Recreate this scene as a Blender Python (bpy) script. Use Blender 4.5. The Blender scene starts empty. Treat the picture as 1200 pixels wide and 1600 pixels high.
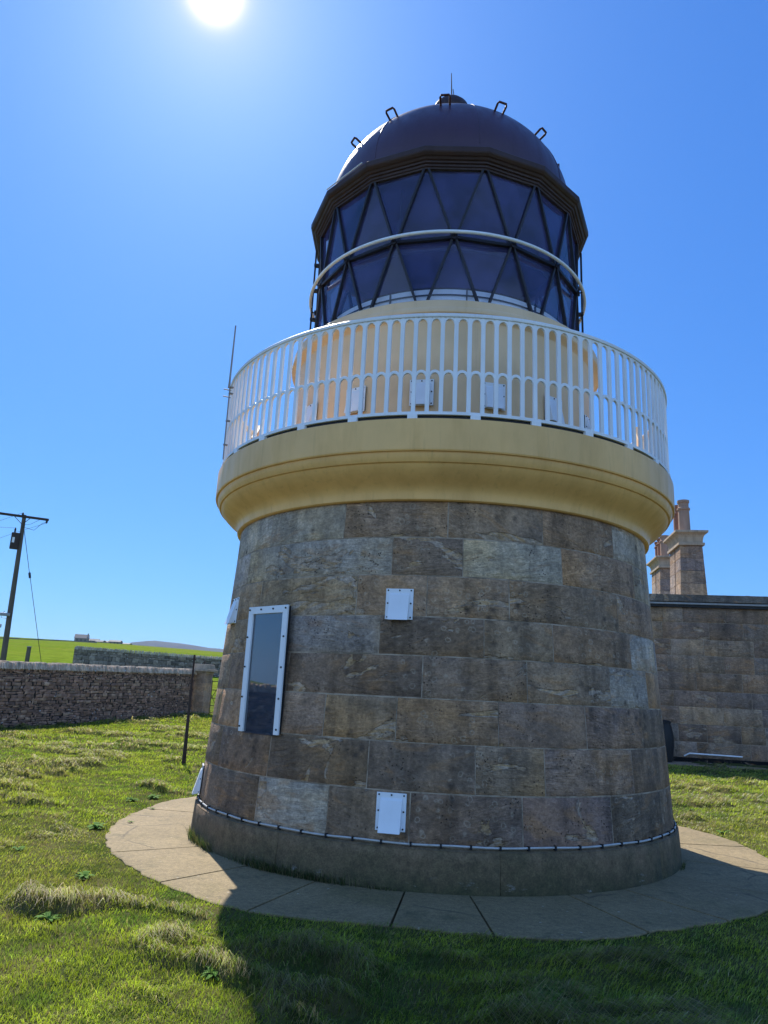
import bpy, math, random
import numpy as np
from mathutils import Vector, Matrix
R = math.radians
rnd = random.Random(7)
rs = np.random.RandomState(11)
S = bpy.context.scene
COL = S.collection

# ------------------------------------------------------------------ camera
FPX, PITCH, ROLL, YAW, EYE, TY = 1123.11, R(14.2097), R(2.78523), R(-4.55156), 1.55, 9.1326
def ray(px, py):
    X, Y = px - 600, py - 800
    c, s = math.cos(ROLL), math.sin(ROLL)
    X, Y = c*X + s*Y, -s*X + c*Y
    x, d, u = X/FPX, 1.0, -Y/FPX
    c, s = math.cos(PITCH), math.sin(PITCH)
    y, z = c*d - s*u, s*d + c*u
    c, s = math.cos(YAW), math.sin(YAW)
    return Vector((c*x + s*y, -s*x + c*y, z))
fwd = ray(600, 800); rt = (ray(600 + FPX, 800) - fwd).normalized(); up = (ray(600, 800 - FPX) - fwd).normalized()
cd = bpy.data.cameras.new('camera'); cam = bpy.data.objects.new('camera', cd); COL.objects.link(cam)
M3 = Matrix((rt, up, -fwd.normalized())).transposed()
cam.matrix_world = Matrix.Translation((0, 0, EYE)) @ M3.to_4x4()
cd.sensor_fit = 'VERTICAL'; cd.sensor_height = 36; cd.lens = FPX/1600*36
cd.clip_start = 0.05; cd.clip_end = 20000
S.camera = cam

# ------------------------------------------------------------------ sky, sun, exposure
SUN_AZ, SUN_EL = R(-23.3), R(48.1)          # azimuth from +Y towards +X
sund = Vector((math.sin(SUN_AZ)*math.cos(SUN_EL), math.cos(SUN_AZ)*math.cos(SUN_EL), math.sin(SUN_EL)))
W = bpy.data.worlds.new('World'); S.world = W; W.use_nodes = True
wn, wl = W.node_tree.nodes, W.node_tree.links
wn.clear()
sky = wn.new('ShaderNodeTexSky'); sky.sky_type = 'NISHITA'; sky.sun_disc = False
sky.sun_elevation = SUN_EL; sky.sun_rotation = SUN_AZ; sky.altitude = 20; sky.air_density = 1.0; sky.dust_density = 0.4; sky.ozone_density = 2.5
hs = wn.new('ShaderNodeHueSaturation'); hs.inputs['Saturation'].default_value = 1.25; hs.inputs['Value'].default_value = 1.0
wl.new(sky.outputs[0], hs.inputs['Color'])
hs.inputs['Saturation'].default_value = 1.0
tc = wn.new('ShaderNodeTexCoord')
dt = wn.new('ShaderNodeVectorMath'); dt.operation = 'DOT_PRODUCT'; dt.inputs[1].default_value = sund
nm = wn.new('ShaderNodeVectorMath'); nm.operation = 'NORMALIZE'
wl.new(tc.outputs['Generated'], nm.inputs[0]); wl.new(nm.outputs[0], dt.inputs[0])
ac = wn.new('ShaderNodeMath'); ac.operation = 'ARCCOSINE'; wl.new(dt.outputs['Value'], ac.inputs[0])
def mathn(op, a, b=None):
    n = wn.new('ShaderNodeMath'); n.operation = op
    for i, v in enumerate((a, b)):
        if v is None: continue
        if isinstance(v, (int, float)): n.inputs[i].default_value = v
        else: wl.new(v, n.inputs[i])
    return n.outputs[0]
# glare of the sun in the air: a bright core and a wide soft aureole, in the sky's own directions
sp_ = wn.new('ShaderNodeSeparateColor'); wl.new(hs.outputs[0], sp_.inputs[0]); cb_ = wn.new('ShaderNodeCombineColor')
for i_, (k_, g_) in enumerate(((.20, .92), (.455, .74), (.90, .55))):     # clear-air blue of the photographed sky, channel by channel
    wl.new(mathn('MULTIPLY', mathn('POWER', mathn('MULTIPLY', sp_.outputs[i_], .19), g_), k_*5), cb_.inputs[i_])
core = mathn('MULTIPLY', mathn('EXPONENT', mathn('MULTIPLY', mathn('POWER', mathn('DIVIDE', ac.outputs[0], R(1.2)), 2.0), -1.0)), 18.0)
aur = mathn('MULTIPLY', mathn('EXPONENT', mathn('DIVIDE', ac.outputs[0], -R(2.6))), 2.4)
aur2 = mathn('MULTIPLY', mathn('EXPONENT', mathn('DIVIDE', ac.outputs[0], -R(12.0))), .75)
gl = mathn('ADD', core, mathn('ADD', aur, aur2))
gc = wn.new('ShaderNodeMix'); gc.data_type = 'RGBA'; gc.blend_type = 'MULTIPLY'; gc.inputs[0].default_value = 1
gc.inputs[6].default_value = (1, 0.66, 1.0, 1); wl.new(gl, gc.inputs[7])
# unseen bright cloud added behind the viewer to brighten the shaded tower walls
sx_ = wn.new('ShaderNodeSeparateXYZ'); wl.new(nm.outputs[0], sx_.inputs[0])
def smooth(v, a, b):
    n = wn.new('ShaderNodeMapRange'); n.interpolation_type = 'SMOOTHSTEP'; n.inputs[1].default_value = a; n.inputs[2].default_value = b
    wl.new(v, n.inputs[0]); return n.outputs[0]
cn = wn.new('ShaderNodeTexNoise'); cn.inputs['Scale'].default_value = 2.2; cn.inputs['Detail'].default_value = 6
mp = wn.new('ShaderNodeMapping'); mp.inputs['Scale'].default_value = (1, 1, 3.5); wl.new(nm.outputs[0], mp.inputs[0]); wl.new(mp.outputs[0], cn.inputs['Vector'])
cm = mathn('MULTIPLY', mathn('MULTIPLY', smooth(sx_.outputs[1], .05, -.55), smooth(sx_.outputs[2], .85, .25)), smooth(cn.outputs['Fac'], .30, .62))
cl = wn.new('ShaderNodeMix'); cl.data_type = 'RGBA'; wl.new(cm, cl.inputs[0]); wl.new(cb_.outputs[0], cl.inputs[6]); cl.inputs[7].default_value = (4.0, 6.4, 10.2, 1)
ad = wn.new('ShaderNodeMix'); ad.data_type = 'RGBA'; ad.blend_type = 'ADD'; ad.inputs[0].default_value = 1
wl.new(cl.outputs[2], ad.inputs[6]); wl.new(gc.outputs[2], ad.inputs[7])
bg = wn.new('ShaderNodeBackground'); bg.inputs['Strength'].default_value = 0.137
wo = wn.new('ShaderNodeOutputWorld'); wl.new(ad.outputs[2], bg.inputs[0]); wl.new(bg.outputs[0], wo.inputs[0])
sl = bpy.data.lights.new('sun', 'SUN'); sl.energy = 4.9; sl.angle = R(0.5); sl.color = (1, 0.95, 0.87)
so = bpy.data.objects.new('sun', sl); COL.objects.link(so)
so.rotation_euler = sund.to_track_quat('Z', 'Y').to_euler(); so.location = sund*50
S.view_settings.view_transform = 'Standard'; S.view_settings.look = 'None'
S.view_settings.exposure = 0.55; S.view_settings.gamma = 1.0
S.render.engine = 'CYCLES'; S.cycles.max_bounces = 6; S.cycles.transparent_max_bounces = 24
S.cycles.use_denoising = True; S.cycles.sample_clamp_indirect = 6.0

# ------------------------------------------------------------------ object helpers
def tag(o, label=None, cat=None, group=None, kind=None):
    if label: o['label'] = label
    if cat: o['category'] = cat
    if group: o['group'] = group
    if kind: o['kind'] = kind
    return o
def link(o, parent=None):
    COL.objects.link(o)
    if parent is not None: o.parent = parent
    return o
def empty(name, loc=(0, 0, 0), rz=0):
    o = bpy.data.objects.new(name, None); o.location = loc; o.rotation_euler = (0, 0, rz); o.empty_display_size = 0.2
    return link(o)
class MB:
    """collects vertices and faces, in the thing's own space"""
    def __init__(s): s.v = []; s.f = []; s.c = []
    def add(s, vs, fs, col=None):
        n = len(s.v); s.v += [tuple(p) for p in vs]; s.f += [tuple(i + n for i in f) for f in fs]
        s.c += [col or (1, 1, 1)]*len(vs); return s
    def box(s, c, size, rz=0, taper=1, col=None, rot=None, jit=0):
        hx, hy, hz = [k/2 for k in size]; m = Matrix.Rotation(rz, 3, 'Z') if rot is None else rot
        vs = []
        for dz in (-1, 1):
            t = taper if dz > 0 else 1
            for dx, dy in ((-1, -1), (1, -1), (1, 1), (-1, 1)):
                p = Vector((dx*hx*t, dy*hy*t, dz*hz))
                if jit: p += Vector([rnd.uniform(-jit, jit) for _ in range(3)])
                vs.append(Vector(c) + m @ p)
        return s.add(vs, [(3, 2, 1, 0), (4, 5, 6, 7), (0, 1, 5, 4), (1, 2, 6, 5), (2, 3, 7, 6), (3, 0, 4, 7)], col)
    def tube(s, pts, r, n=8, closed=False, caps=True, col=None):
        pts = [Vector(p) for p in pts]; N = len(pts)
        rr = r if isinstance(r, (list, tuple)) else [r]*N
        vs = []; last = None
        for i, p in enumerate(pts):
            a = pts[(i - 1) % N] if (closed or i > 0) else p
            b = pts[(i + 1) % N] if (closed or i < N - 1) else p
            t = (b - a).normalized()
            u = last - t*last.dot(t) if last is not None else t.orthogonal()
            if u.length < 1e-6: u = t.orthogonal()
            u.normalize(); last = u; w = t.cross(u)
            for k in range(n):
                an = 2*math.pi*k/n
                vs.append(p + (u*math.cos(an) + w*math.sin(an))*rr[i])
        fs = []
        for i in range(N if closed else N - 1):
            j = (i + 1) % N
            for k in range(n):
                fs.append((i*n + k, i*n + (k + 1) % n, j*n + (k + 1) % n, j*n + k))
        if caps and not closed:
            fs.append(tuple(range(n))[::-1]); fs.append(tuple((N - 1)*n + k for k in range(n)))
        return s.add(vs, fs, col)
    def lathe(s, prof, n=96, c=(0, 0), a0=0.0, rmul=None, col=None):
        """profile of (r, z); rings about a vertical axis at c"""
        vs = []
        for (r, z) in prof:
            for k in range(n):
                a = a0 + 2*math.pi*k/n
                vs.append((c[0] + r*math.sin(a), c[1] - r*math.cos(a), z))
        fs = []
        for i in range(len(prof) - 1):
            for k in range(n):
                fs.append((i*n + k, i*n + (k + 1) % n, (i + 1)*n + (k + 1) % n, (i + 1)*n + k))
        return s.add(vs, fs, col)
    def prism(s, poly, z0, z1, col=None):
        n = len(poly)
        vs = [(x, y, z0) for x, y in poly] + [(x, y, z1) for x, y in poly]
        fs = [tuple(range(n))[::-1], tuple(range(n, 2*n))] + [(i, (i + 1) % n, n + (i + 1) % n, n + i) for i in range(n)]
        return s.add(vs, fs, col)
    def build_each(s, name, mat, parent, n, **k):
        """the same shape repeated n times becomes n objects"""
        nv, nf = len(s.v)//n, len(s.f)//n; out = []
        for i in range(n):
            m = MB(); m.v = s.v[i*nv:(i + 1)*nv]; m.c = s.c[i*nv:(i + 1)*nv]
            m.f = [tuple(q - i*nv for q in f) for f in s.f[i*nf:(i + 1)*nf]]; out.append(m.build(name, mat, parent, **k))
        return out
    def build(s, name, mat, parent=None, smooth=None, bevel=0, tint=False):
        me = bpy.data.meshes.new(name); me.from_pydata(s.v, [], s.f); me.validate(); me.update()
        if tint:
            a = me.color_attributes.new('tint', 'FLOAT_COLOR', 'POINT')
            buf = np.ones((len(me.vertices), 4), 'f'); buf[:, :3] = np.array(s.c, 'f')[:len(me.vertices)]; buf[:, 3] = np.modf(buf[:, 0]*977.0)[0]
            a.data.foreach_set('color', buf.ravel())
        me.materials.append(mat)
        o = bpy.data.objects.new(name, me); link(o, parent)
        if smooth is not None:
            me.polygons.foreach_set('use_smooth', [True]*len(me.polygons))
            try: me.set_sharp_from_angle(angle=R(smooth))
            except Exception: pass
        if bevel:
            b = o.modifiers.new('bevel', 'BEVEL'); b.width = bevel; b.segments = 2; b.limit_method = 'ANGLE'
        return o
def mesh_np(name, v, quads, mat, parent=None, tint=None, smooth=False, tris=None):
    me = bpy.data.meshes.new(name)
    v = np.asarray(v, 'f'); loops = []; starts = []; n = 0; parts = []
    nq = 0 if quads is None else len(quads); nt = 0 if tris is None else len(tris)
    me.vertices.add(len(v)); me.vertices.foreach_set('co', v.ravel())
    li = np.concatenate([np.asarray(q, 'i').ravel() for q in (quads, tris) if q is not None and len(q)])
    st = np.concatenate([np.arange(nq)*4, nq*4 + np.arange(nt)*3]).astype('i')
    me.loops.add(len(li)); me.loops.foreach_set('vertex_index', li)
    me.polygons.add(nq + nt); me.polygons.foreach_set('loop_start', st)
    me.update(calc_edges=True)
    if tint is not None:
        a = me.color_attributes.new('tint', 'FLOAT_COLOR', 'POINT')
        buf = np.ones((len(v), 4), 'f'); tint = np.asarray(tint); buf[:, :tint.shape[1]] = tint; a.data.foreach_set('color', buf.ravel())
    if smooth: me.polygons.foreach_set('use_smooth', np.ones(nq + nt, bool))
    me.materials.append(mat)
    return link(bpy.data.objects.new(name, me), parent)

# value noise for the terrain and the grass
_lat = rs.rand(256, 256)
def vnoise(x, y):
    xi, yi = np.floor(x).astype(int), np.floor(y).astype(int); fx, fy = x - xi, y - yi
    fx, fy = fx*fx*(3 - 2*fx), fy*fy*(3 - 2*fy)
    g = lambda a, b: _lat[a & 255, b & 255]
    return (g(xi, yi)*(1 - fx) + g(xi + 1, yi)*fx)*(1 - fy) + (g(xi, yi + 1)*(1 - fx) + g(xi + 1, yi + 1)*fx)*fy
def fbm(x, y, o=4):
    s = 0; a = .5
    for i in range(o): s = s + a*vnoise(x + 17*i, y - 31*i); x = x*2.03; y = y*2.03; a *= .5
    return s

# ------------------------------------------------------------------ materials
class Mat:
    def __init__(s, name):
        s.m = bpy.data.materials.new(name); s.m.use_nodes = True; s.n = s.m.node_tree.nodes; s.l = s.m.node_tree.links
        s.n.clear(); s.out = s.n.new('ShaderNodeOutputMaterial'); s.b = s.n.new('ShaderNodeBsdfPrincipled')
        s.l.new(s.b.outputs[0], s.out.inputs[0]); s.co = s.n.new('ShaderNodeTexCoord').outputs['Object']
    def set(s, **k):
        for a, v in k.items(): s.put(s.b.inputs[a.replace('_', ' ')], v)
        return s
    def put(s, sock, v):
        if hasattr(v, 'is_output') or hasattr(v, 'links'): s.l.new(v, sock)
        elif isinstance(v, tuple) and len(v) == 3 and len(sock.default_value) == 4: sock.default_value = (*v, 1)
        else: sock.default_value = v
    def map(s, scale, vec=None, rot=(0, 0, 0)):
        m = s.n.new('ShaderNodeMapping'); m.inputs['Scale'].default_value = scale if isinstance(scale, tuple) else (scale,)*3
        m.inputs['Rotation'].default_value = rot; s.l.new(vec or s.co, m.inputs[0]); return m.outputs[0]
    def noise(s, scale=5, detail=4, rough=.55, vec=None, dist=0, out='Fac'):
        t = s.n.new('ShaderNodeTexNoise'); t.inputs['Scale'].default_value = scale; t.inputs['Detail'].default_value = detail
        t.inputs['Roughness'].default_value = rough; t.inputs['Distortion'].default_value = dist
        s.l.new(vec or s.co, t.inputs['Vector']); return t.outputs[out]
    def voro(s, scale=5, vec=None, feature='F1', out='Distance', rand=1):
        t = s.n.new('ShaderNodeTexVoronoi'); t.feature = feature; t.inputs['Scale'].default_value = scale; t.inputs['Randomness'].default_value = rand
        s.l.new(vec or s.co, t.inputs['Vector']); return t.outputs[out]
    def wave(s, scale, dist=4, detail=3, vec=None, dirn='Z'):
        t = s.n.new('ShaderNodeTexWave'); t.bands_direction = dirn; t.inputs['Scale'].default_value = scale
        t.inputs['Distortion'].default_value = dist; t.inputs['Detail'].default_value = detail; t.inputs['Detail Scale'].default_value = .6
        s.l.new(vec or s.co, t.inputs['Vector']); return t.outputs['Fac']
    def ramp(s, fac, stops):
        t = s.n.new('ShaderNodeValToRGB'); e = t.color_ramp.elements
        while len(e) > 1: e.remove(e[-1])
        for i, (p, c) in enumerate(stops):
            if isinstance(c, (int, float)): c = (c, c, c)
            k = e[0] if i == 0 else e.new(p)
            k.position = p; k.color = (*c, 1)
        s.l.new(fac, t.inputs[0]); return t.outputs[0]
    def mix(s, a, b, fac, mode='MIX'):
        t = s.n.new('ShaderNodeMix'); t.data_type = 'RGBA'; t.blend_type = mode
        s.put(t.inputs[0], fac); s.put(t.inputs[6], a); s.put(t.inputs[7], b); return t.outputs[2]
    def mth(s, op, a, b=0.0):
        t = s.n.new('ShaderNodeMath'); t.operation = op; s.put(t.inputs[0], a); s.put(t.inputs[1], b); return t.outputs[0]
    def attr(s, name='tint'):
        t = s.n.new('ShaderNodeAttribute'); t.attribute_name = name; return t.outputs['Color']
    def bump(s, h, strength=.5, dist=.01, nrm=None):
        t = s.n.new('ShaderNodeBump'); t.inputs['Strength'].default_value = strength; t.inputs['Distance'].default_value = dist
        s.l.new(h, t.inputs['Height'])
        if nrm is not None: s.l.new(nrm, t.inputs['Normal'])
        return t.outputs[0]

def ashlar_mat(name, sc=1.0, lich=1.0):
    m = Mat(name); t = m.attr()
    # every block has its own piece of stone: its seed (alpha of the tint) shifts and tilts the pattern
    sd = m.n.new('ShaderNodeAttribute'); sd.attribute_name = 'tint'
    off = m.n.new('ShaderNodeVectorMath'); off.operation = 'SCALE'; off.inputs[0].default_value = (31, 17, 23); m.l.new(sd.outputs['Alpha'], off.inputs['Scale'])
    ad_ = m.n.new('ShaderNodeVectorMath'); ad_.operation = 'ADD'; m.l.new(m.co, ad_.inputs[0]); m.l.new(off.outputs[0], ad_.inputs[1]); bc = ad_.outputs[0]
    rt_ = m.n.new('ShaderNodeVectorRotate'); rt_.rotation_type = 'Y_AXIS'; m.l.new(bc, rt_.inputs['Vector'])
    m.l.new(m.mth('MULTIPLY', m.mth('SUBTRACT', m.noise(.01, 0, vec=m.map(400, vec=off.outputs[0])), .5), 1.3), rt_.inputs['Angle']); tc_ = rt_.outputs[0]
    big = m.noise(.9*sc, 4, .6, vec=bc); med = m.noise(4.5*sc, 6, .62, vec=bc, dist=.6); fine = m.noise(42*sc, 5, .75); mid = m.noise(17*sc, 5, .65, vec=m.map((1, 1, 1.7), vec=bc))
    c = m.mix(t, m.ramp(big, [(.3, (.74, .80, .92)), (.5, (1, 1, 1)), (.68, (1.32, 1.14, .84))]), .9, 'MULTIPLY')
    c = m.mix(c, m.ramp(med, [(.3, .66), (.5, .98), (.7, 1.38)]), .9, 'MULTIPLY')
    # streaky cross-bedding
    bn = m.noise(2.1*sc, 6, .62, vec=m.map((1, 1, 8.5), vec=tc_), dist=1.1)
    bmask = m.ramp(m.noise(.75*sc, 2, .5, vec=bc), [(.36, .15), (.55, 1.0)])
    c = m.mix(c, m.mix(c, m.ramp(bn, [(.30, .50), (.42, 1.08), (.47, .74), (.52, 1.22), (.57, .82), (.66, 1.25)]), 1, 'MULTIPLY'), bmask)
    rust = m.ramp(m.noise(1.7*sc, 5, .6, vec=m.map((1, 1, 3.2), vec=tc_), dist=1.4), [(.55, 0.0), (.66, .75)])
    c = m.mix(c, (.40, .20, .075), m.mth('MULTIPLY', rust, .55))
    # weathered skin fallen off: cleaner stone with clear edges and its own grain
    pn = m.noise(1.2*sc, 7, .56, vec=m.map((1, 1, 1.9), vec=bc), dist=1.0)
    pmask = m.ramp(pn, [(.612, 0.0), (.626, 1.0)])
    pg = m.noise(2.3*sc, 6, .6, vec=m.map((1, 1, 6), vec=tc_), dist=2.0)
    pcol = m.mix((.44, .275, .13), (.45, .345, .255), m.ramp(pg, [(.42, 0.0), (.54, 1.0)]))
    pcol = m.mix(pcol, m.ramp(mid, [(.3, .78), (.7, 1.22)]), .8, 'MULTIPLY')
    c = m.mix(c, pcol, m.mth('MULTIPLY', pmask, .85*lich))
    # black pits, dark blotches and pale lichen rings, each only in patches
    wv = m.mix(m.co, m.noise(8*sc, 3, .6, out='Color'), .06)
    pits = m.ramp(m.voro(30*sc), [(.10, 1.0), (.22, 0.0)])
    pm = m.mth('MULTIPLY', pits, m.ramp(m.noise(2.6*sc, 4, .6, vec=bc), [(.52, 0.0), (.62, .95)]))
    c = m.mix(c, (.04, .03, .022), pm)
    ring = m.ramp(m.voro(12*sc, vec=wv), [(.16, 0.0), (.24, .9), (.30, .25), (.36, 0.0)])
    rmask = m.ramp(m.noise(1.3*sc, 3, .6), [(.49, 0.0), (.58, 1.0)])
    c = m.mix(c, (.52, .42, .30), m.mth('MULTIPLY', m.mth('MULTIPLY', ring, rmask), .5*lich))
    dk = m.ramp(m.voro(8*sc, vec=wv), [(.10, .8), (.34, 0.0)])
    c = m.mix(c, (.075, .055, .04), m.mth('MULTIPLY', dk, m.ramp(m.noise(1.8*sc, 3, .6), [(.52, 0.0), (.62, 1.0)])))
    c = m.mix(c, m.ramp(mid, [(.28, .66), (.5, 1.0), (.72, 1.34)]), .8, 'MULTIPLY')
    c = m.mix(c, m.ramp(fine, [(.3, .60), (.5, 1.0), (.7, 1.42)]), .8, 'MULTIPLY')
    # water stains running down over the joints
    c = m.mix(c, m.ramp(m.noise(1, 5, .65, vec=m.map((4.5*sc, 4.5*sc, .55*sc))), [(.36, .66), (.5, 1.0), (.68, 1.14)]), .9, 'MULTIPLY')
    h = m.mth('ADD', m.mth('MULTIPLY', fine, .4), m.mth('ADD', m.mth('ADD', med, m.mth('MULTIPLY', mid, .8)), m.mth('MULTIPLY', bn, m.mth('MULTIPLY', bmask, 1.1))))
    h = m.mth('SUBTRACT', h, m.mth('ADD', m.mth('MULTIPLY', pmask, .8), m.mth('MULTIPLY', pm, 1.2)))
    m.set(Base_Color=c, Roughness=.8, Normal=m.bump(h, 1.0, .016 / sc)); m.b.inputs['Specular IOR Level'].default_value = .35
    return m.m
M = {}
M['ashlar'] = ashlar_mat('tower_sandstone')
M['ashlar_far'] = ashlar_mat('house_sandstone', .8, .7)
def mortar():
    m = Mat('lime_mortar'); m.set(Base_Color=m.mix((.44, .34, .245), (.20, .15, .10), m.ramp(m.noise(5, 5, .7), [(.4, 0.0), (.6, 1.0)])), Roughness=.95); return m.m
M['mortar'] = mortar()
def plinth():
    m = Mat('plinth_stone')
    g = m.noise(2.2, 5, .6); f = m.noise(70, 4, .7)
    c = m.mix((.21, .135, .075), (.12, .09, .045), m.ramp(g, [(.35, 0.0), (.65, 1.0)]))
    sep = m.n.new('ShaderNodeSeparateXYZ'); m.l.new(m.co, sep.inputs[0])
    low = m.ramp(m.mth('ADD', sep.outputs[2], m.mth('MULTIPLY', m.noise(3.5, 5, .6), .32)), [(.16, 1.0), (.46, 0.0)])
    c = m.mix(c, (.04, .045, .016), m.mth('MULTIPLY', low, .85))
    c = m.mix(c, m.ramp(m.noise(15, 5, .7), [(.3, .55), (.7, 1.5)]), .8, 'MULTIPLY')
    c = m.mix(c, (.26, .25, .22), m.mth('MULTIPLY', m.ramp(m.noise(5, 5, .7, vec=m.map((1, 1, 2.5))), [(.63, 0.0), (.68, 1.0)]), m.ramp(sep.outputs[2], [(.02, .9), (.14, 0.0)])))
    c = m.mix(c, m.ramp(f, [(.3, .6), (.7, 1.45)]), .8, 'MULTIPLY')
    m.set(Base_Color=c, Roughness=.88, Normal=m.bump(m.mth('ADD', f, m.noise(12, 5)), .7, .008)); return m.m
M['plinth'] = plinth()
def paint(name, col, dirt=(.5, .45, .35), rough=.42, amt=.25, spec=.4):
    m = Mat(name)
    st = m.noise(2.2, 5, .6, vec=m.map((3, 3, .6))); sp = m.noise(40, 3, .6)
    c = m.mix(col, tuple(a*b for a, b in zip(col, dirt)), m.mth('MULTIPLY', m.ramp(st, [(.45, 0.0), (.75, 1.0)]), amt))
    fs_ = m.noise(1, 5, .7, vec=m.map((16, 16, .9)))
    c = m.mix(c, tuple(a*b*.8 for a, b in zip(col, dirt)), m.mth('MULTIPLY', m.ramp(fs_, [(.56, 0.0), (.72, 1.0)]), amt*.8))
    c = m.mix(c, m.ramp(m.noise(1.1, 4, .6), [(.3, .88), (.7, 1.08)]), 1, 'MULTIPLY')
    m.set(Base_Color=c, Roughness=m.ramp(st, [(.3, rough), (.7, rough + .2)]), Normal=m.bump(m.mth('ADD', sp, m.noise(9, 4)), .25, .004))
    m.b.inputs['Specular IOR Level'].default_value = spec
    return m.m
M['buff'] = paint('buff_masonry_paint', (.88, .51, .175), (.75, .7, .6), .36, .5)
M['cream'] = paint('cream_drum_paint', (.82, .57, .33), (.85, .8, .7), .5, .3)
M['white'] = paint('white_metal_paint', (.86, .87, .87), (.8, .72, .6), .35, .25)
M['plate'] = paint('white_vent_paint', (.82, .85, .87), (.8, .8, .78), .3, .1)
M['dome'] = paint('dark_brown_dome_paint', (.072, .032, .048), (.6, .6, .7), .30, .3, .5)
M['eave'] = paint('brown_eave_paint', (.050, .022, .015), (.6, .6, .6), .45, .5)
M['bar'] = paint('black_bar_paint', (.022, .018, .022), (.6, .6, .6), .4, .3)
M['inner'] = paint('inner_dome_lining', (.07, .042, .055), (.7, .7, .7), .7, .2)
M['pale_paint'] = paint('pale_interior_paint', (.92, .95, .97), (.8, .8, .8), .5, .2)  # near-white paint; on the lantern band it stands in for bright sky
M['handle'] = paint('oxide_red_iron', (.085, .022, .014), (.5, .5, .5), .5, .4)
M['black'] = paint('black_fixing', (.012, .012, .013), (.8, .8, .8), .5, .1)
M['galv'] = paint('galvanised_metal', (.30, .31, .32), (.6, .5, .4), .45, .4)
M['conduit'] = paint('dull_grey_conduit', (.50, .50, .48), (.6, .55, .45), .5, .6)
M['iron'] = paint('rusty_iron_post', (.045, .032, .026), (.8, .5, .4), .7, .5)
M['pot'] = paint('terracotta_pot', (.29, .135, .085), (.7, .75, .8), .8, .7)
M['potgrey'] = paint('weathered_pot', (.36, .22, .15), (1.3, 1.4, 1.5), .85, .8)
M['wood'] = paint('weathered_pole_wood', (.13, .105, .08), (.5, .5, .5), .85, .7)
M['cap'] = paint('cut_stone_trim', (.44, .33, .225), (.5, .5, .48), .85, .8)
M['slate'] = paint('slate_roof', (.10, .105, .115), (.7, .7, .7), .6, .3)
M['farmwall'] = paint('farm_wall', (.20, .18, .15), (.6, .6, .6), .9, .5)
def glass(name, tint, refl=1.0, base=.045, diffuse_tint=(.35, .36, .4), above=None):
    m = Mat(name); m.n.remove(m.b)
    tr = m.n.new('ShaderNodeBsdfTransparent'); tr.inputs[0].default_value = (*tint, 1)
    gl = m.n.new('ShaderNodeBsdfGlossy'); gl.inputs['Roughness'].default_value = .02; gl.inputs[0].default_value = (1, 1, 1, 1)
    df = m.n.new('ShaderNodeBsdfDiffuse'); df.inputs[0].default_value = (*diffuse_tint, 1)
    lw = m.n.new('ShaderNodeFresnel'); lw.inputs[0].default_value = 1.5
    a = m.n.new('ShaderNodeMixShader'); m.l.new(m.mth('MULTIPLY', m.mth('MINIMUM', lw.outputs[0], .9), refl), a.inputs[0])
    m.l.new(tr.outputs[0], a.inputs[1]); m.l.new(gl.outputs[0], a.inputs[2])
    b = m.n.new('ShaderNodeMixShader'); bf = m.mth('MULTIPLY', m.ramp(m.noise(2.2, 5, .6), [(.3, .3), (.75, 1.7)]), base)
    if above is not None:            # flare veil painted on the panes, cut off low so the bright strip shows
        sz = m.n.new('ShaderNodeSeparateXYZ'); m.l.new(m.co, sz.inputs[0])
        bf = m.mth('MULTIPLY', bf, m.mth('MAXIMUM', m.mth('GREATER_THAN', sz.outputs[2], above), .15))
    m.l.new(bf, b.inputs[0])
    m.l.new(a.outputs[0], b.inputs[1]); m.l.new(df.outputs[0], b.inputs[2]); m.l.new(b.outputs[0], m.out.inputs[0])
    return m.m
M['glass'] = glass('lantern_glass', (.90, .91, .97), 1.0, .13, (.27, .29, .80), 6.09)  # violet-blue diffuse share imitates a lens flare veil over the glass
M['wglass'] = glass('blue_window_glass', (.5, .6, .7), 3.0, .10, (.20, .28, .40))  # mottled blue diffuse layer mixed over the pane
def path_mat():
    m = Mat('concrete_paving'); g = m.noise(1.6, 5, .6); f = m.noise(90, 4, .75)
    c = m.mix((.215, .158, .072), (.27, .20, .095), m.ramp(g, [(.35, 0.0), (.65, 1.0)]))
    c = m.mix(c, (.145, .115, .035), m.mth('MULTIPLY', m.ramp(m.noise(1.1, 4, .6, vec=m.map((1, 1, 1))), [(.52, 0.0), (.68, 1.0)]), .5))
    c = m.mix(c, (.50, .44, .34), m.mth('MULTIPLY', m.ramp(m.voro(7), [(.04, .8), (.09, 0.0)]), m.ramp(m.noise(2, 2), [(.45, 0.0), (.55, 1.0)])))
    c = m.mix(c, (.075, .07, .03), m.mth('MULTIPLY', m.ramp(m.noise(2.7, 6, .72), [(.56, 0.0), (.70, 1.0)]), .65))
    cw = m.mix(m.co, m.noise(3, 4, .6, out='Color'), .12)
    c = m.mix(c, (.05, .04, .025), m.mth('MULTIPLY', m.ramp(m.voro(.75, vec=cw, feature='DISTANCE_TO_EDGE'), [(.004, 1.0), (.009, 0.0)]), m.ramp(m.noise(.8, 2), [(.52, 0.0), (.56, .55)])))
    c = m.mix(c, m.ramp(m.noise(22, 5, .75), [(.3, .6), (.7, 1.4)]), .75, 'MULTIPLY')
    c = m.mix(c, m.ramp(f, [(.3, .5), (.7, 1.5)]), .8, 'MULTIPLY')
    m.set(Base_Color=c, Roughness=.85, Normal=m.bump(m.mth('ADD', f, m.noise(14, 5)), .6, .006)); return m.m
M['path'] = path_mat()
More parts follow.
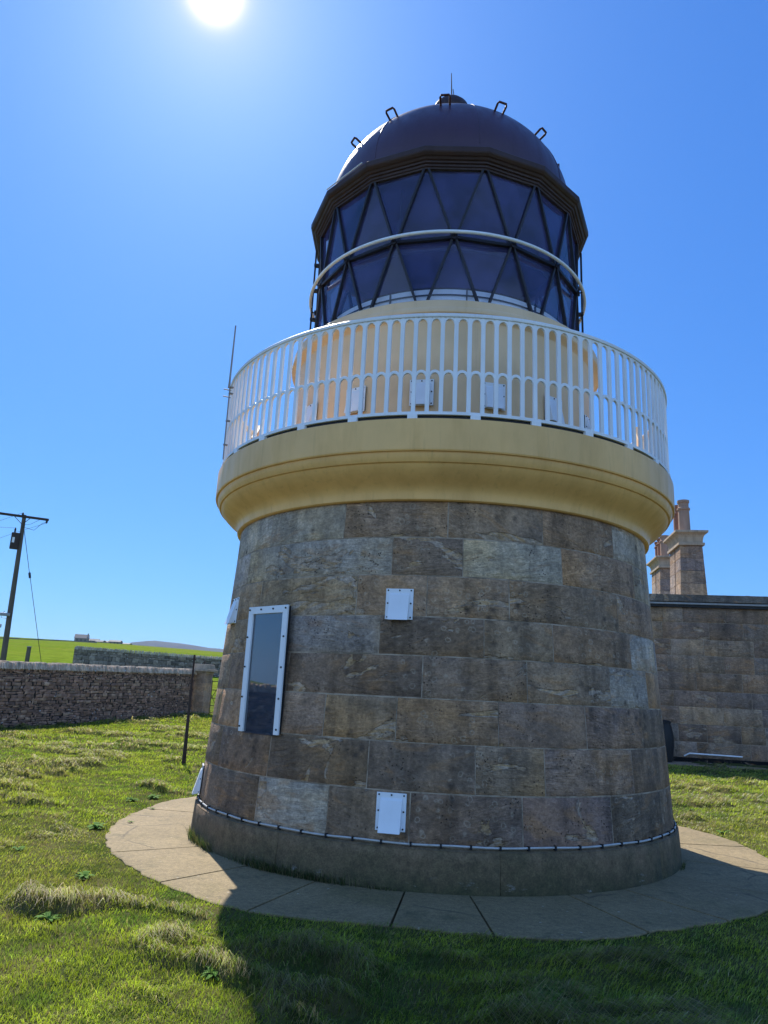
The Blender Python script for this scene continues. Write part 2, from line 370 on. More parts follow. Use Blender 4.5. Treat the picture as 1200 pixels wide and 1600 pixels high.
def rubble_mat(name, sc):
    m = Mat(name); t = m.attr()
    c = m.mix(t, m.ramp(m.noise(6*sc, 5, .65), [(.3, .5), (.55, 1.0), (.75, 1.6)]), .9, 'MULTIPLY')
    li = m.mth('MULTIPLY', m.ramp(m.voro(4.5*sc, vec=m.map((1, 1, 1.6))), [(.14, 1.0), (.2, 0.0)]), m.ramp(m.noise(1.5*sc, 4, .6), [(.5, 0.0), (.56, 1.0)]))
    c = m.mix(c, (.5, .5, .47), li)
    m.set(Base_Color=c, Roughness=.92, Normal=m.bump(m.noise(18*sc, 5, .7), .8, .02)); return m.m
M['rubble'] = rubble_mat('rubble_stone', 1.0)
def ground_mat():
    m = Mat('rough_grass_ground'); geo = m.n.new('ShaderNodeNewGeometry')
    P = geo.outputs['Position']
    ln = m.n.new('ShaderNodeVectorMath'); ln.operation = 'LENGTH'; m.l.new(P, ln.inputs[0])
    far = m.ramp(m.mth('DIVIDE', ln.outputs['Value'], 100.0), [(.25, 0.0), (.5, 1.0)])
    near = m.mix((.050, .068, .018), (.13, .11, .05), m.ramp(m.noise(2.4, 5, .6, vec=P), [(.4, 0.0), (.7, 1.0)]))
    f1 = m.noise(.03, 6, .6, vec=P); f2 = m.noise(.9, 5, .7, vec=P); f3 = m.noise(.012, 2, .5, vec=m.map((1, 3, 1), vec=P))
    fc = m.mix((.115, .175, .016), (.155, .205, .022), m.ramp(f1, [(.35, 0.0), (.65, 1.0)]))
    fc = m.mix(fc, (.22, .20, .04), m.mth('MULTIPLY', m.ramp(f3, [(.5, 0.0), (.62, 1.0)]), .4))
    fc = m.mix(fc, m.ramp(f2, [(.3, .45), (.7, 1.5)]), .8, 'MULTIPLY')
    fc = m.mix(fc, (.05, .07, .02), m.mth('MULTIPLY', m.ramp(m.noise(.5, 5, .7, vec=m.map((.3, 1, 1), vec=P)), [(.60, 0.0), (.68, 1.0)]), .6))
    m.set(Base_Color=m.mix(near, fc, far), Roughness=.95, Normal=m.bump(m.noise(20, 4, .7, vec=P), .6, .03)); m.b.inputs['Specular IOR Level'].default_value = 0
    return m.m
M['ground'] = ground_mat()
def blade_mat():
    m = Mat('grass_blades'); m.n.remove(m.b); t = m.attr()
    d = m.n.new('ShaderNodeBsdfDiffuse'); tr = m.n.new('ShaderNodeBsdfTranslucent'); g = m.n.new('ShaderNodeBsdfGlossy')
    m.l.new(t, d.inputs[0]); m.l.new(m.mix(t, (1.0, 1.15, .55), 1, 'MULTIPLY'), tr.inputs[0]); g.inputs['Roughness'].default_value = .45; g.inputs[0].default_value = (.8, .8, .8, 1)
    a = m.n.new('ShaderNodeMixShader'); a.inputs[0].default_value = .5; m.l.new(d.outputs[0], a.inputs[1]); m.l.new(tr.outputs[0], a.inputs[2])
    b = m.n.new('ShaderNodeMixShader'); b.inputs[0].default_value = .05; m.l.new(a.outputs[0], b.inputs[1]); m.l.new(g.outputs[0], b.inputs[2])
    m.l.new(b.outputs[0], m.out.inputs[0]); return m.m
M['blade'] = blade_mat()
def hill_mat():
    m = Mat('heather_hill'); c = m.mix((.055, .05, .045), (.085, .075, .055), m.ramp(m.noise(.004, 6, .6), [(.4, 0.0), (.6, 1.0)]))
    m.set(Base_Color=c, Roughness=1.0); m.b.inputs['Specular IOR Level'].default_value = 0; return m.m
M['hill'] = hill_mat()

# ------------------------------------------------------------------ terrain
PRA = np.array([-180, -107, -96, -76, -46, -33, -24, -17, -5, 5, 13, 20, 26, 35, 47, 85, 102, 115, 180.])
PRR = np.array([3.70, 3.74, 3.62, 3.585, 3.59, 3.67, 3.75, 3.74, 3.63, 3.68, 3.76, 3.76, 3.68, 3.68, 3.72, 3.70, 3.78, 3.74, 3.70])
def prad(x, y): return np.interp(np.degrees(np.arctan2(x, TY - y)), PRA, PRR)
def sst(x, a, b):
    t = np.clip((x - a)/(b - a), 0, 1); return t*t*(3 - 2*t)
def ridge_f(x, y):
    wx = x + .5*vnoise(x*.8, y*.8); wy = y + .9*vnoise(x*.45 + 9, y*.45)
    n = fbm(wx*.75 + wy*.15, wy*2.1 + wx*.35, 3)
    rdg = 1 - np.abs(2*n/.875 - 1)
    return np.clip((rdg - .80)/.20, 0, 1)*sst(fbm(x*.9 + 40, y*.9, 2), .33, .50)
_D = np.array([0, 60, 80, 100, 150, 200, 300, 400, 500, 560, 700, 1200, 2500, 6000, 20000.])
_Z = np.array([0, 2.29, 3.5, 4.7, 7.4, 10.0, 15.4, 20.6, 24.8, 25.2, 15, -5, -20, -20, -20.])
def hz(x, y):
    x = np.asarray(x, float); y = np.asarray(y, float)
    d = np.hypot(x, y); back = sst(y/np.maximum(d, .01), -.1, .35)
    base = .0013*np.clip(d - 18, 0, 42)**2
    farz = np.interp(d, _D, _Z)
    z = np.where(d < 60, base, farz)*back
    az = np.degrees(np.arctan2(x, y))
    z = z*(1 + np.where(d > 120, np.interp(az, [-32, -27.3, -23.3, -19, -16.3], [-.03, -.012, -.018, -.042, -.068]), 0)*sst(d, 120, 300))
    r = np.hypot(x, y - TY); k = sst(r, 3.70, 4.6)*(1 - sst(d, 40, 90))
    und = .11*(fbm(x*.55, y*.55, 3) - .45) + .06*(fbm(x*1.9, y*2.6, 3) - .44)
    z = z + k*(und + .10*ridge_f(x, y))
    pr = prad(x, y); z = z - .05*(1 - sst(r, pr - .09, pr - .03)) - .004*(1 - sst(r, pr, 4.3))
    z = z - 6*sst(-y, 18, 60)
    return z
az = np.radians(np.concatenate([np.arange(-180, -42, 4.0), np.arange(-42, 42, .22), np.arange(42, 180, 4.0)]))
rr_ = [0.4]
while rr_[-1] < 42: rr_.append(rr_[-1]*1.012 + .003)
while rr_[-1] < 6500: rr_.append(rr_[-1]*1.05)
rr_ = np.array(rr_)
A, Rr = np.meshgrid(az, rr_); gx, gy = Rr*np.sin(A), Rr*np.cos(A); gz = hz(gx, gy)
nr, na = A.shape; V = np.stack([gx, gy, gz], -1).reshape(-1, 3)
i, j = np.meshgrid(np.arange(nr - 1), np.arange(na), indexing='ij'); j2 = (j + 1) % na
Q = np.stack([i*na + j, (i + 1)*na + j, (i + 1)*na + j2, i*na + j2], -1).reshape(-1, 4)
ctr = len(V); V = np.vstack([V, [0, 0, hz(0.0, 0.0)]])
T3 = np.stack([np.full(na, ctr), np.arange(na), (np.arange(na) + 1) % na], -1)
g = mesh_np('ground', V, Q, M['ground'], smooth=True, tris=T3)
tag(g, 'rough green grassland rising to a low crest behind the stone walls', 'ground', kind='structure')
# unseen sea added behind the viewer to darken the reflections in the window
def unseen_sea_mat():
    m = Mat('unseen_sea_water'); geo = m.n.new('ShaderNodeNewGeometry').outputs['Position']
    m.set(Base_Color=(.012, .035, .05), Roughness=.18, Normal=m.bump(m.noise(.6, 5, .6, vec=geo), .5, .15)); return m.m
sv = [(-6200, -30, -4.5), (6200, -30, -4.5)] + [(6500*math.cos(t), 6500*math.sin(t), -4.5) for t in np.linspace(-.01, -math.pi + .01, 40)]
mb = MB(); mb.add(sv, [tuple(range(len(sv)))]); tag(mb.build('sea', unseen_sea_mat()), 'unseen sea added behind the viewer to darken pane reflections', 'sea', kind='structure')
# distant heather hill
ha = np.radians(np.linspace(-30, 40, 141)); hd = np.linspace(3600, 6300, 24)
A, Rr = np.meshgrid(ha, hd); ad_ = np.degrees(A)
crest = np.interp(ad_, [-30, -25.5, -23.3, -21.6, -19.5, -17.5, -15, -10, 0, 40], [60, 155, 222, 243, 235, 220, 216, 190, 150, 60])
sh = np.sin(np.clip((Rr - 3600)/900, 0, 1)*math.pi/2)*np.where(Rr > 4600, 1 - (Rr - 4600)/2600, 1)
zz = -30 + (crest + 30 + 5*(fbm(ad_*.5, Rr*.002, 3) - .45))*sh
V = np.stack([Rr*np.sin(A), Rr*np.cos(A), zz], -1).reshape(-1, 3); nr, na = A.shape
i, j = np.meshgrid(np.arange(nr - 1), np.arange(na - 1), indexing='ij')
Q = np.stack([i*na + j, (i + 1)*na + j, (i + 1)*na + j + 1, i*na + j + 1], -1).reshape(-1, 4)
tag(mesh_np('hill', V, Q, M['hill'], smooth=True), 'long low blue heather hill on the far horizon', 'hill', kind='structure')

# ------------------------------------------------------------------ coursed stone blocks
def blocks(name, mat, parent, fmap, rows, colf, du, gap, bev, nv=3, dj=.0, jit=0.0):
    """rows = (v0, v1, [u joints]); fmap(u, v, d) -> xyz; one mesh, each block its own patch with rounded edges"""
    VV, QQ, CC = [], [], []; n = 0
    for ri, (v0, v1, us) in enumerate(rows):
        for bi in range(len(us) - 1):
            a, b = us[bi] + gap*du, us[bi + 1] - gap*du
            if b - a < 4*bev*du: continue
            m = max(1, int((b - a)/(du*.16)))
            uu = np.concatenate([[a], np.linspace(a + bev*du, b - bev*du, m + 1), [b]])
            vv = np.concatenate([[v0 + gap], np.linspace(v0 + gap + bev, v1 - gap - bev, nv), [v1 - gap]])
            U, Vv = np.meshgrid(uu, vv); d = rs.uniform(-dj, dj)
            Dd = np.full(U.shape, d); Dd[0, :] = Dd[-1, :] = d - bev*.9; Dd[:, 0] = Dd[:, -1] = d - bev*.9
            if jit:
                jj = rs.uniform(-1, 1, (2, 2, 2))*jit; s_ = (U - a)/(b - a); t_ = (Vv - v0)/(v1 - v0)
                def bl(k): return (jj[k, 0, 0]*(1 - s_)*(1 - t_) + jj[k, 0, 1]*s_*(1 - t_) + jj[k, 1, 0]*(1 - s_)*t_ + jj[k, 1, 1]*s_*t_)
                U = U + bl(0)*du; Vv = Vv + bl(1)*.6
            P = fmap(U, Vv, Dd); nr, na = U.shape
            i, j = np.meshgrid(np.arange(nr - 1), np.arange(na - 1), indexing='ij')
            QQ.append(n + np.stack([i*na + j, i*na + j + 1, (i + 1)*na + j + 1, (i + 1)*na + j], -1).reshape(-1, 4))
            VV.append(P.reshape(-1, 3)); CC.append(np.tile(np.append(np.array(colf(ri, bi, (a + b)/2, (v0 + v1)/2), float), rs.rand()), (nr*na, 1))); n += nr*na
    return mesh_np(name, np.vstack(VV), np.vstack(QQ), mat, parent, tint=np.vstack(CC), smooth=True)

# ================================================================== LIGHTHOUSE
LH = empty('lighthouse', (0, TY, 0))
tag(LH, 'short round sandstone lighthouse with buff gallery, white railing and dark domed lantern', 'lighthouse')
ZP = np.array([.345, .76, 1.157, 1.531, 1.901, 2.25, 2.632, 2.996, 3.40]); RP = np.array([2.682, 2.658, 2.632, 2.606, 2.583, 2.563, 2.542, 2.521, 2.505])
def fcyl(U, V_, D_):
    r = np.interp(V_, ZP, RP) + D_
    return np.stack([r*np.sin(U), -r*np.cos(U), V_], -1)
J = [[-37, -19.6, -3.8, 16.9, 37.2], [-35.1, -12.1, 8.0, 21.7, 45.3], [-60.4, -22.2, -7.1, 12.5, 31.9, 51.1], [-57.2, -32.7, -2.4, 18.6, 39.9, 56.2],
     [-73.5, -47, -11.5, 9.7, 24.8, 49.1], [-74, -45.8, -17.1, -2.1, 15.1, 44.9], [-54.8, -9.8, 5.2, 27.9, 54.3], [-68, -44.8, -21.5, 1.9, 23.3, 45.1]]
BR, DK, TN, BG, PU, LG = (.34, .215, .128), (.27, .175, .112), (.43, .275, .145), (.40, .32, .245), (.31, .205, .15), (.45, .355, .26)
CB = [[BR, LG, BR, DK, PU, DK], [DK, DK, DK, BR, PU, DK], [TN, BR, BR, BR, BR, PU, DK], [BR, BR, DK, DK, BR, LG, BR],
      [BR, TN, BG, DK, BR, BR, LG], [BG, BR, TN, BR, BR, BR, BR], [BG, BG, DK, LG, BR, LG], [LG, BG, BG, BR, BR, BR, LG]]
rows = []; cols = []
for k in range(8):
    js = list(J[k]); cc = [CB[k][0]] + list(CB[k][1:])
    js2 = list(js); c2 = []
    a = js[-1]; ext = []
    while a < 360 + js[0] - 34: a += rnd.uniform(16, 30); ext.append(a)
    js2 = js + ext + [360 + js[0]]
    c2 = list(CB[k][1:len(js)]) + [CB[k][-1]] + [rnd.choice([BR, DK, TN, BG]) for _ in range(len(js2))]
    rows.append((ZP[k], ZP[k + 1], [R(q) for q in js2]))
    c2[len(js2) - 2] = CB[k][0]; cols.append(c2)
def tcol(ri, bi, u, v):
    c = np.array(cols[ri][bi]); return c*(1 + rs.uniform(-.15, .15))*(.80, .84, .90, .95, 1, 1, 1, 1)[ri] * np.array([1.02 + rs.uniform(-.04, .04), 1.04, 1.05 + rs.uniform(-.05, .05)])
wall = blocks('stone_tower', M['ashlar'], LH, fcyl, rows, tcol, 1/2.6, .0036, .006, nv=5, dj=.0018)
mb = MB(); mb.lathe([(RP[i] - .0045, ZP[i]) for i in range(9)], 180); mb.build('mortar_joints', M['mortar'], wall, smooth=40)
# plinth with a weathered ledge, its joints cut in
def fpl(U, V_, D_):
    r = 2.742 - .02*V_/.3 + D_; return np.stack([r*np.sin(U), -r*np.cos(U), V_], -1)
pj = [-29.3, 12.3, 52, 95, 140, 188, 230, 276, 330.7]
pl = blocks('base_course', M['plinth'], LH, fpl, [(-.06, .325, [R(q) for q in pj])], lambda *a: (1, 1, 1), 1/2.7, .002, .004, nv=6, dj=.001)
mb = MB(); mb.lathe([(2.732, -.06), (2.718, .32), (2.72, .326), (2.66, .352), (2.6, .36)], 180); mb.build('ledge', M['plinth'], pl, smooth=30)

# gallery slab and cove
mb = MB()
mb.lathe([(1.8, 4.085), (2.82, 4.072), (2.845, 4.064), (2.852, 4.045), (2.852, 3.76), (2.846, 3.747), (2.826, 3.745), (2.824, 3.735), (2.820, 3.71), (2.806, 3.675), (2.794, 3.656),
          (2.774, 3.652), (2.770, 3.640), (2.745, 3.605), (2.700, 3.560), (2.650, 3.522), (2.605, 3.488), (2.575, 3.455), (2.560, 3.42), (2.556, 3.385), (2.552, 3.362), (2.535, 3.352), (2.48, 3.352)], 200)
gal = mb.build('gallery', M['buff'], LH, smooth=24)
mb = MB(); mb.lathe([(2.70, 4.070), (2.70, 4.113), (2.795, 4.113), (2.80, 4.09), (2.80, 4.062)], 160); mb.build('gap_shade_ring', M['black'], gal, smooth=30)  # black ring stands in for the shade in the gap below the railing
# drum under the lantern
mb = MB()
mb.lathe([(1.965, 4.07), (1.965, 5.53), (1.972, 5.56), (1.995, 5.585), (2.03, 5.60), (2.055, 5.625), (2.060, 5.655), (2.052, 5.68), (2.046, 5.69), (2.043, 5.765), (2.03, 5.782), (1.86, 5.80), (1.70, 5.80), (1.70, 5.3)], 160)
mb.build('watch_room_drum', M['cream'], LH, smooth=28)

# lantern
RG, ZB, ZM, ZT = 1.80, 5.80, 6.72, 7.685
def pt(a, r, z): return (r*math.sin(R(a)), -r*math.cos(R(a)), z)
tb = [13.75 + 22.5*k for k in range(16)]; tm = [2.5 + 22.5*k for k in range(16)]
def bar(mb, p, q, w, dpt, flip=False):
    p, q = Vector(p), Vector(q); t = (q - p).normalized(); out = Vector((p.x + q.x, p.y + q.y, 0)).normalized()
    sd = t.cross(out).normalized(); out = sd.cross(t).normalized(); h = dpt/2
    vs = [p + sd*a + out*b for a, b in ((-w/2, -h), (w/2, -h), (w/2, h), (-w/2, h))] + [q + sd*a + out*b for a, b in ((-w/2, -h), (w/2, -h), (w/2, h), (-w/2, h))]
    mb.add(vs, [(3, 2, 1, 0), (4, 5, 6, 7), (0, 1, 5, 4), (1, 2, 6, 5), (2, 3, 7, 6), (3, 0, 4, 7)])
lan = MB(); gls = MB(); mid = MB(); node = MB()
for k in range(16):
    B, B2, Mm, M2 = tb[k] - 22.5, tb[k], tm[k], tm[k] + 22.5
    e = .75
    bar(lan, pt(B + e, RG, ZB - .02), pt(Mm - e*.6, RG, ZM), .026, .045); bar(lan, pt(B2 - e, RG, ZB - .02), pt(Mm + e*.6, RG, ZM), .026, .045)
    bar(lan, pt(Mm - e*.6, RG, ZM), pt(B + e, RG, ZT), .026, .045); bar(lan, pt(Mm + e*.6, RG, ZM), pt(B2 - e, RG, ZT), .026, .045)
    bar(mid, pt(Mm, RG + .005, ZM), pt(M2, RG + .005, ZM), .036, .05)
    node.tube([pt(Mm, RG - .02, ZM), pt(Mm, RG + .045, ZM)], .038, 8)
    rg = RG - .012
    gls.add([pt(B, rg, ZB), pt(B2, rg, ZB), pt(Mm, rg, ZM)], [(0, 1, 2)])
    gls.add([pt(Mm, rg, ZM), pt(M2, rg, ZM), pt(B2, rg, ZB)], [(1, 0, 2)])
    gls.add([pt(Mm, rg, ZM), pt(M2, rg, ZM), pt(B2, rg, ZT)], [(0, 1, 2)])
    gls.add([pt(B, rg, ZT), pt(B2, rg, ZT), pt(Mm, rg, ZM)], [(1, 0, 2)])
lf = lan.build('lantern_frame', M['bar'], LH)
mid.build('middle_ring', M['bar'], lf); node.build_each('joint_boss', M['bar'], lf, 16, smooth=30)
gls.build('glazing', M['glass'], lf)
mb = MB(); mb.lathe([(1.68, ZM - .10), (1.72, ZM - .10), (1.72, ZM - .04), (1.68, ZM - .04), (1.68, ZM - .10)], 48, a0=R(2.5)); mb.build('inner_ring', M['bar'], lf, smooth=30)
mb = MB(); mb.lathe([(1.715, 5.795), (1.715, 6.105), (1.66, 6.105), (1.66, 5.795)], 96); sl_ = mb.build('sky_strip_band', M['pale_paint'], lf, smooth=30)  # pale band added in place of a strip of bright sky
mb = MB(); mb.lathe([(1.722, 6.02), (1.735, 6.02), (1.735, 6.032), (1.722, 6.032), (1.722, 6.02)], 96)
for a in range(0, 360, 30): mb.box(pt(a + 8, 1.724, 5.95), (.012, .03, .29), rz=R(a + 8))
mb.build('strip_band_rail', M['bar'], lf)
# a hanging fitting seen through the glass
mb = MB(); mb.tube([pt(-24, 1.45, 7.0), pt(-24, 1.45, 7.02), pt(-24, 1.45, 7.24), pt(-24, 1.45, 7.26)], [.03, .055, .055, .03], 12)
mb.tube([pt(-24, 1.45, 7.24), pt(-24, 1.45, 7.75)], .012, 6); mb.tube([pt(-24, 1.45, 7.26), pt(-24, 1.45, 7.33)], [.03, .012], 8)
mb.build('hanging_lamp', M['black'], lf, smooth=40)
# eave: sixteen-sided moulded gutter
mb = MB()
mb.lathe([(1.72, ZT - .01), (1.825, ZT - .02), (1.83, ZT + .0), (1.846, ZT + .005), (1.85, ZT + .03), (1.872, ZT + .035), (1.878, ZT + .055), (1.900, ZT + .062), (1.915, ZT + .085), (1.935, ZT + .092),
          (1.955, ZT + .115), (1.962, ZT + .13), (1.962, ZT + .19), (1.95, ZT + .205), (1.93, ZT + .20), (1.90, ZT + .13), (1.74, ZT + .16)], 16, a0=R(13.75))
ev = mb.build('eave', M['eave'], LH)
mb = MB()
for th in range(0, 1): mb.tube([pt(-53.75, 1.968, ZT + .205), pt(-31.25 - 2, 1.968, ZT + .205)], .008, 6)  # white tube along one eave side, a painted sun highlight
mb.build('eave_glint', M['white'], ev)
# dome
KZ, ZC, RD = .85, 8.12, 1.733
prof = [(1.74, ZT + .12), (1.735, ZC - .15)] + [(RD*math.cos(R(t)), ZC + KZ*RD*math.sin(R(t))) for t in list(range(0, 88, 2))]
mb = MB(); mb.lathe(prof, 128); dm = mb.build('dome', M['dome'], LH, smooth=35)
mb = MB(); mb.lathe([(r - .05, z - .05) for r, z in prof], 64); mb.add([(0, 0, ZC + KZ*RD - .06)] + [((.05)*math.sin(R(a)), .05*math.cos(R(a)), ZC + KZ*RD - .055) for a in range(0, 360, 30)], [(0, i + 1, (i + 1) % 12 + 1) for i in range(12)])
mb.build('dome_lining', M['inner'], dm, smooth=40)
def dpt(a, t, off=0): 
    rr = (RD + off)*math.cos(R(t)); return (rr*math.sin(R(a)), -rr*math.cos(R(a)), ZC + KZ*(RD + off)*math.sin(R(t)))
mb = MB()
for a in range(0, 360, 45): mb.tube([dpt(a + 12, t, .0) for t in range(0, 86, 4)], .007, 5)
mb.build_each('dome_seam', M['dome'], dm, 8, smooth=50)
for k in range(13):
    a = -3 + 27.69*k; mb = MB(); w = 2.3
    t0, t1 = 30.5, 35.5
    p = [dpt(a - w, 32, -.01), dpt(a - w, 32, .10), dpt(a - w*.8, 32, .125), dpt(a + w*.8, 32, .125), dpt(a + w, 32, .10), dpt(a + w, 32, -.01)]
    mb.tube(p, .0145, 8); mb.build('dome_handle', M['handle'], dm, smooth=50)
mb = MB(); mb.lathe([(.33, 9.50), (.33, 9.57), (.27, 9.60), (.22, 9.64), (.22, 10.0), (.29, 10.03), (.305, 10.06), (.30, 10.14), (.26, 10.24), (.19, 10.32), (.10, 10.37), (.03, 10.385), (.0, 10.39)], 40)
vt = mb.build('roof_ventilator', M['eave'], dm, smooth=30)
mb = MB(); mb.tube([(0, 0, 10.36), (0, 0, 10.5), (-.012, 0, 10.9)], [.014, .010, .006], 8); mb.tube([(.035, 0, 10.36), (.035, 0, 10.48), (.02, 0, 10.60)], .006, 6)
mb.build('lightning_rod', M['iron'], vt, smooth=50)
# white hand ring round the lantern with brackets
mb = MB(); mb.tube([pt(a, 1.888, 6.745) for a in range(0, 360, 3)], .021, 10, closed=True)
hr = mb.build('handrail_ring', M['white'], LH, smooth=60)
mb = MB()
for k in range(16): mb.tube([pt(tm[k], RG + .02, ZM), pt(tm[k], 1.865, 6.725), pt(tm[k], 1.888, 6.74)], .010, 6)
mb.build_each('ring_bracket', M['bar'], hr, 16, smooth=50)
# rods and cable with fittings down the left flank of the lantern
mb = MB(); mb.tube([pt(-84, 1.87, 7.65), pt(-84, 1.87, 6.0), pt(-84, 1.99, 5.8)], .014, 6)
for z in (6.1, 6.55, 7.0, 7.4): mb.box(pt(-84, 1.85, z), (.06, .07, .035), rz=R(-84))
mb.build('earth_strap', M['bar'], lf)
mb = MB(); mb.tube([pt(86, 1.87, 7.65), pt(86, 1.87, 6.0), pt(86, 1.99, 5.8)], .014, 6)
for z in (6.2, 6.7, 7.1): mb.box(pt(86, 1.85, z), (.06, .07, .035), rz=R(86))
mb.build('earth_strap', M['bar'], lf)

# railing: fifteen cast panels of nine bays
NB, RR_ = 135, 2.80; BAY = 360/NB; A0 = -5.7
def rbox(mb, a0, a1, z0, z1, r0, r1, seg=1):
    n = len(mb.v); vs = []
    for s_ in range(seg + 1):
        a = a0 + (a1 - a0)*s_/seg
        vs += [pt(a, r0, z0), pt(a, r1, z0), pt(a, r1, z1), pt(a, r0, z1)]
    fs = [(0, 1, 2, 3), tuple(seg*4 + k for k in (3, 2, 1, 0))]
    for s_ in range(seg):
        for k in range(4): fs.append((s_*4 + k, (s_ + 1)*4 + k, (s_ + 1)*4 + (k + 1) % 4, s_*4 + (k + 1) % 4))
    mb.add(vs, fs)
deg = lambda w: math.degrees(w/RR_)
def arch(mb, ac, z0, ai, bi, ao, bo, r0, r1, n=10):
    vs = []
    for i in range(n + 1):
        t = math.pi*i/n
        for r in (r0, r1):
            vs.append(pt(ac + deg(ai*math.cos(t)), r, z0 + bi*math.sin(t)))
            x = ao*math.cos(t); vs.append(pt(ac + deg(x), r, z0 + bo*math.sin(t)))
    fs = []
    for i in range(n):
        a, b = i*4, (i + 1)*4
        fs += [(a, a + 1, b + 1, b), (a + 2, b + 2, b + 3, a + 3), (a, b, b + 2, a + 2), (a + 1, a + 3, b + 3, b + 1)]
    mb.add(vs, fs)
pm_ = MB(); bw = .040; oa = .1303/2 - bw/2
for k in range(9):
    a = k*BAY
    rbox(pm_, a - deg(bw/2), a + deg(bw/2), 4.125, 5.135, RR_ - .015, RR_ + .015)
    for zc, top in ((4.483, .059), (5.050, .060)):
        arch(pm_, a + BAY/2, zc, oa, top, oa + .026, top + .032, RR_ - .013, RR_ + .013)
panel_mesh = None
mb = MB(); mb.lathe([(RR_ - .026, 5.128), (RR_ + .026, 5.128), (RR_ + .03, 5.14), (RR_ + .03, 5.156), (RR_ + .018, 5.168), (RR_ - .018, 5.168), (RR_ - .03, 5.156), (RR_ - .03, 5.14), (RR_ - .026, 5.128)], 180)
rl = mb.build('railing', M['white'], LH, smooth=30)
mb = MB(); mb.lathe([(RR_ - .022, 4.112), (RR_ + .022, 4.112), (RR_ + .022, 4.142), (RR_ - .022, 4.142), (RR_ - .022, 4.112)], 180); mb.build('bottom_rail', M['white'], rl, smooth=30)
p0 = pm_.build('railing_panel', M['white'], rl, bevel=.004)
for k in range(15):
    o = p0 if k == 0 else p0.copy()
    if k: link(o, rl)
    o.rotation_euler = (0, 0, R(A0 + k*24))
f_ = MB(); rbox(f_, -.95, .95, 4.062, 4.116, RR_ - .035, RR_ + .035); f0 = f_.build('railing_foot', M['white'], rl)
for k in range(30):
    o = f0 if k == 0 else f0.copy()
    if k: link(o, rl)
    o.rotation_euler = (0, 0, R(A0 + k*12))
# aerial clamped to the railing
mb = MB(); mb.tube([pt(-63, 2.87, 5.02), pt(-63, 2.87, 5.10), pt(-63, 2.87, 5.84)], [.016, .012, .009], 8)
an = mb.build('aerial', M['galv'], LH, smooth=50)
mb = MB(); mb.tube([pt(-63, 2.85, 4.12), pt(-63, 2.86, 5.03)], .008, 8)
for z in (4.3, 4.6, 4.95, 5.03): mb.box(pt(-63, 2.842, z), (.035, .05, .012), rz=R(-63))
for z in (4.9, 4.99): mb.tube([pt(-63, 2.84, z), pt(-63, 2.93, z)], .007, 6)
mb.build('aerial_clamp', M['galv'], an)
# cream wedge-shaped shields standing on the gallery at both flanks
for a, s_ in ((-93, 1), (88, -1)):
    mb = MB(); c = Vector(pt(a, 2.55, 4.08)); h0, h1 = 1.02, .72
    v = []
    for rr in (2.50, 2.56):
        v += [pt(a, rr, 4.08), pt(a + s_*7, rr, 4.08), pt(a + s_*7, rr, 4.08 + h1), pt(a, rr, 4.08 + h0)]
    mb.add(v, [(0, 1, 2, 3), (7, 6, 5, 4), (0, 4, 5, 1), (1, 5, 6, 2), (2, 6, 7, 3), (3, 7, 4, 0)]); mb.build('gallery_shield', M['cream'], LH, bevel=.008)

# hooded vent covers
def vent(a, r, z0, z1, w, lean=0.0, lab=None):
    """flat screwed plate with a hood that deepens downward"""
    h = z1 - z0
    mb = MB(); mb.box((0, -.012, h/2), (w, .010, h))
    o = mb.build('vent_cover', M['plate'], LH, bevel=.002)
    hb = MB(); iw = w*.72; t0, t1 = h*.86, -.012
    hb.add([(-iw/2, -.017, t0), (iw/2, -.017, t0), (-iw/2, -.030, t0 - .02), (iw/2, -.030, t0 - .02), (-iw/2, -.085, t1), (iw/2, -.085, t1), (-iw/2, -.017, t1 + .02), (iw/2, -.017, t1 + .02)],
           [(0, 2, 3, 1), (2, 4, 5, 3), (0, 6, 4, 2), (1, 3, 5, 7)])
    hb.add([(-iw/2 + .004, -.017, t0 - .02), (iw/2 - .004, -.017, t0 - .02), (-iw/2 + .004, -.080, t1 + .001), (iw/2 - .004, -.080, t1 + .001)], [(0, 1, 3, 2)])
    hb.build('hood', M['plate'], o)
    sb = MB()
    for x, z in ((-.42, .94), (0, .94), (.42, .94), (-.42, .52), (.42, .52), (-.42, .07), (.42, .07)):
        sb.tube([(x*w, -.016, z*h), (x*w, -.024, z*h)], .0075, 8)
    sb.build_each('screw', M['black'], o, 7)
    gp = MB(); gp.box((0, -.003, h/2), (w*.98, .010, h*.98)); gp.build('gasket', M['black'], o)
    o.location = pt(a, r, z0); o.rotation_euler = (lean, 0, R(a))
    return o
vent(-7.7, 2.556, 2.215, 2.50, .256, R(-3)); vent(-7.15, 2.678, .445, .745, .256, R(-3)); vent(-61.0, 2.556, 2.225, 2.51, .256, R(-3)); vent(-72, 2.678, .40, .70, .256, R(-3))
for k in range(-3, 4): vent(-6.6 + 22.5*k, 1.978, 4.55, 4.85, .26)

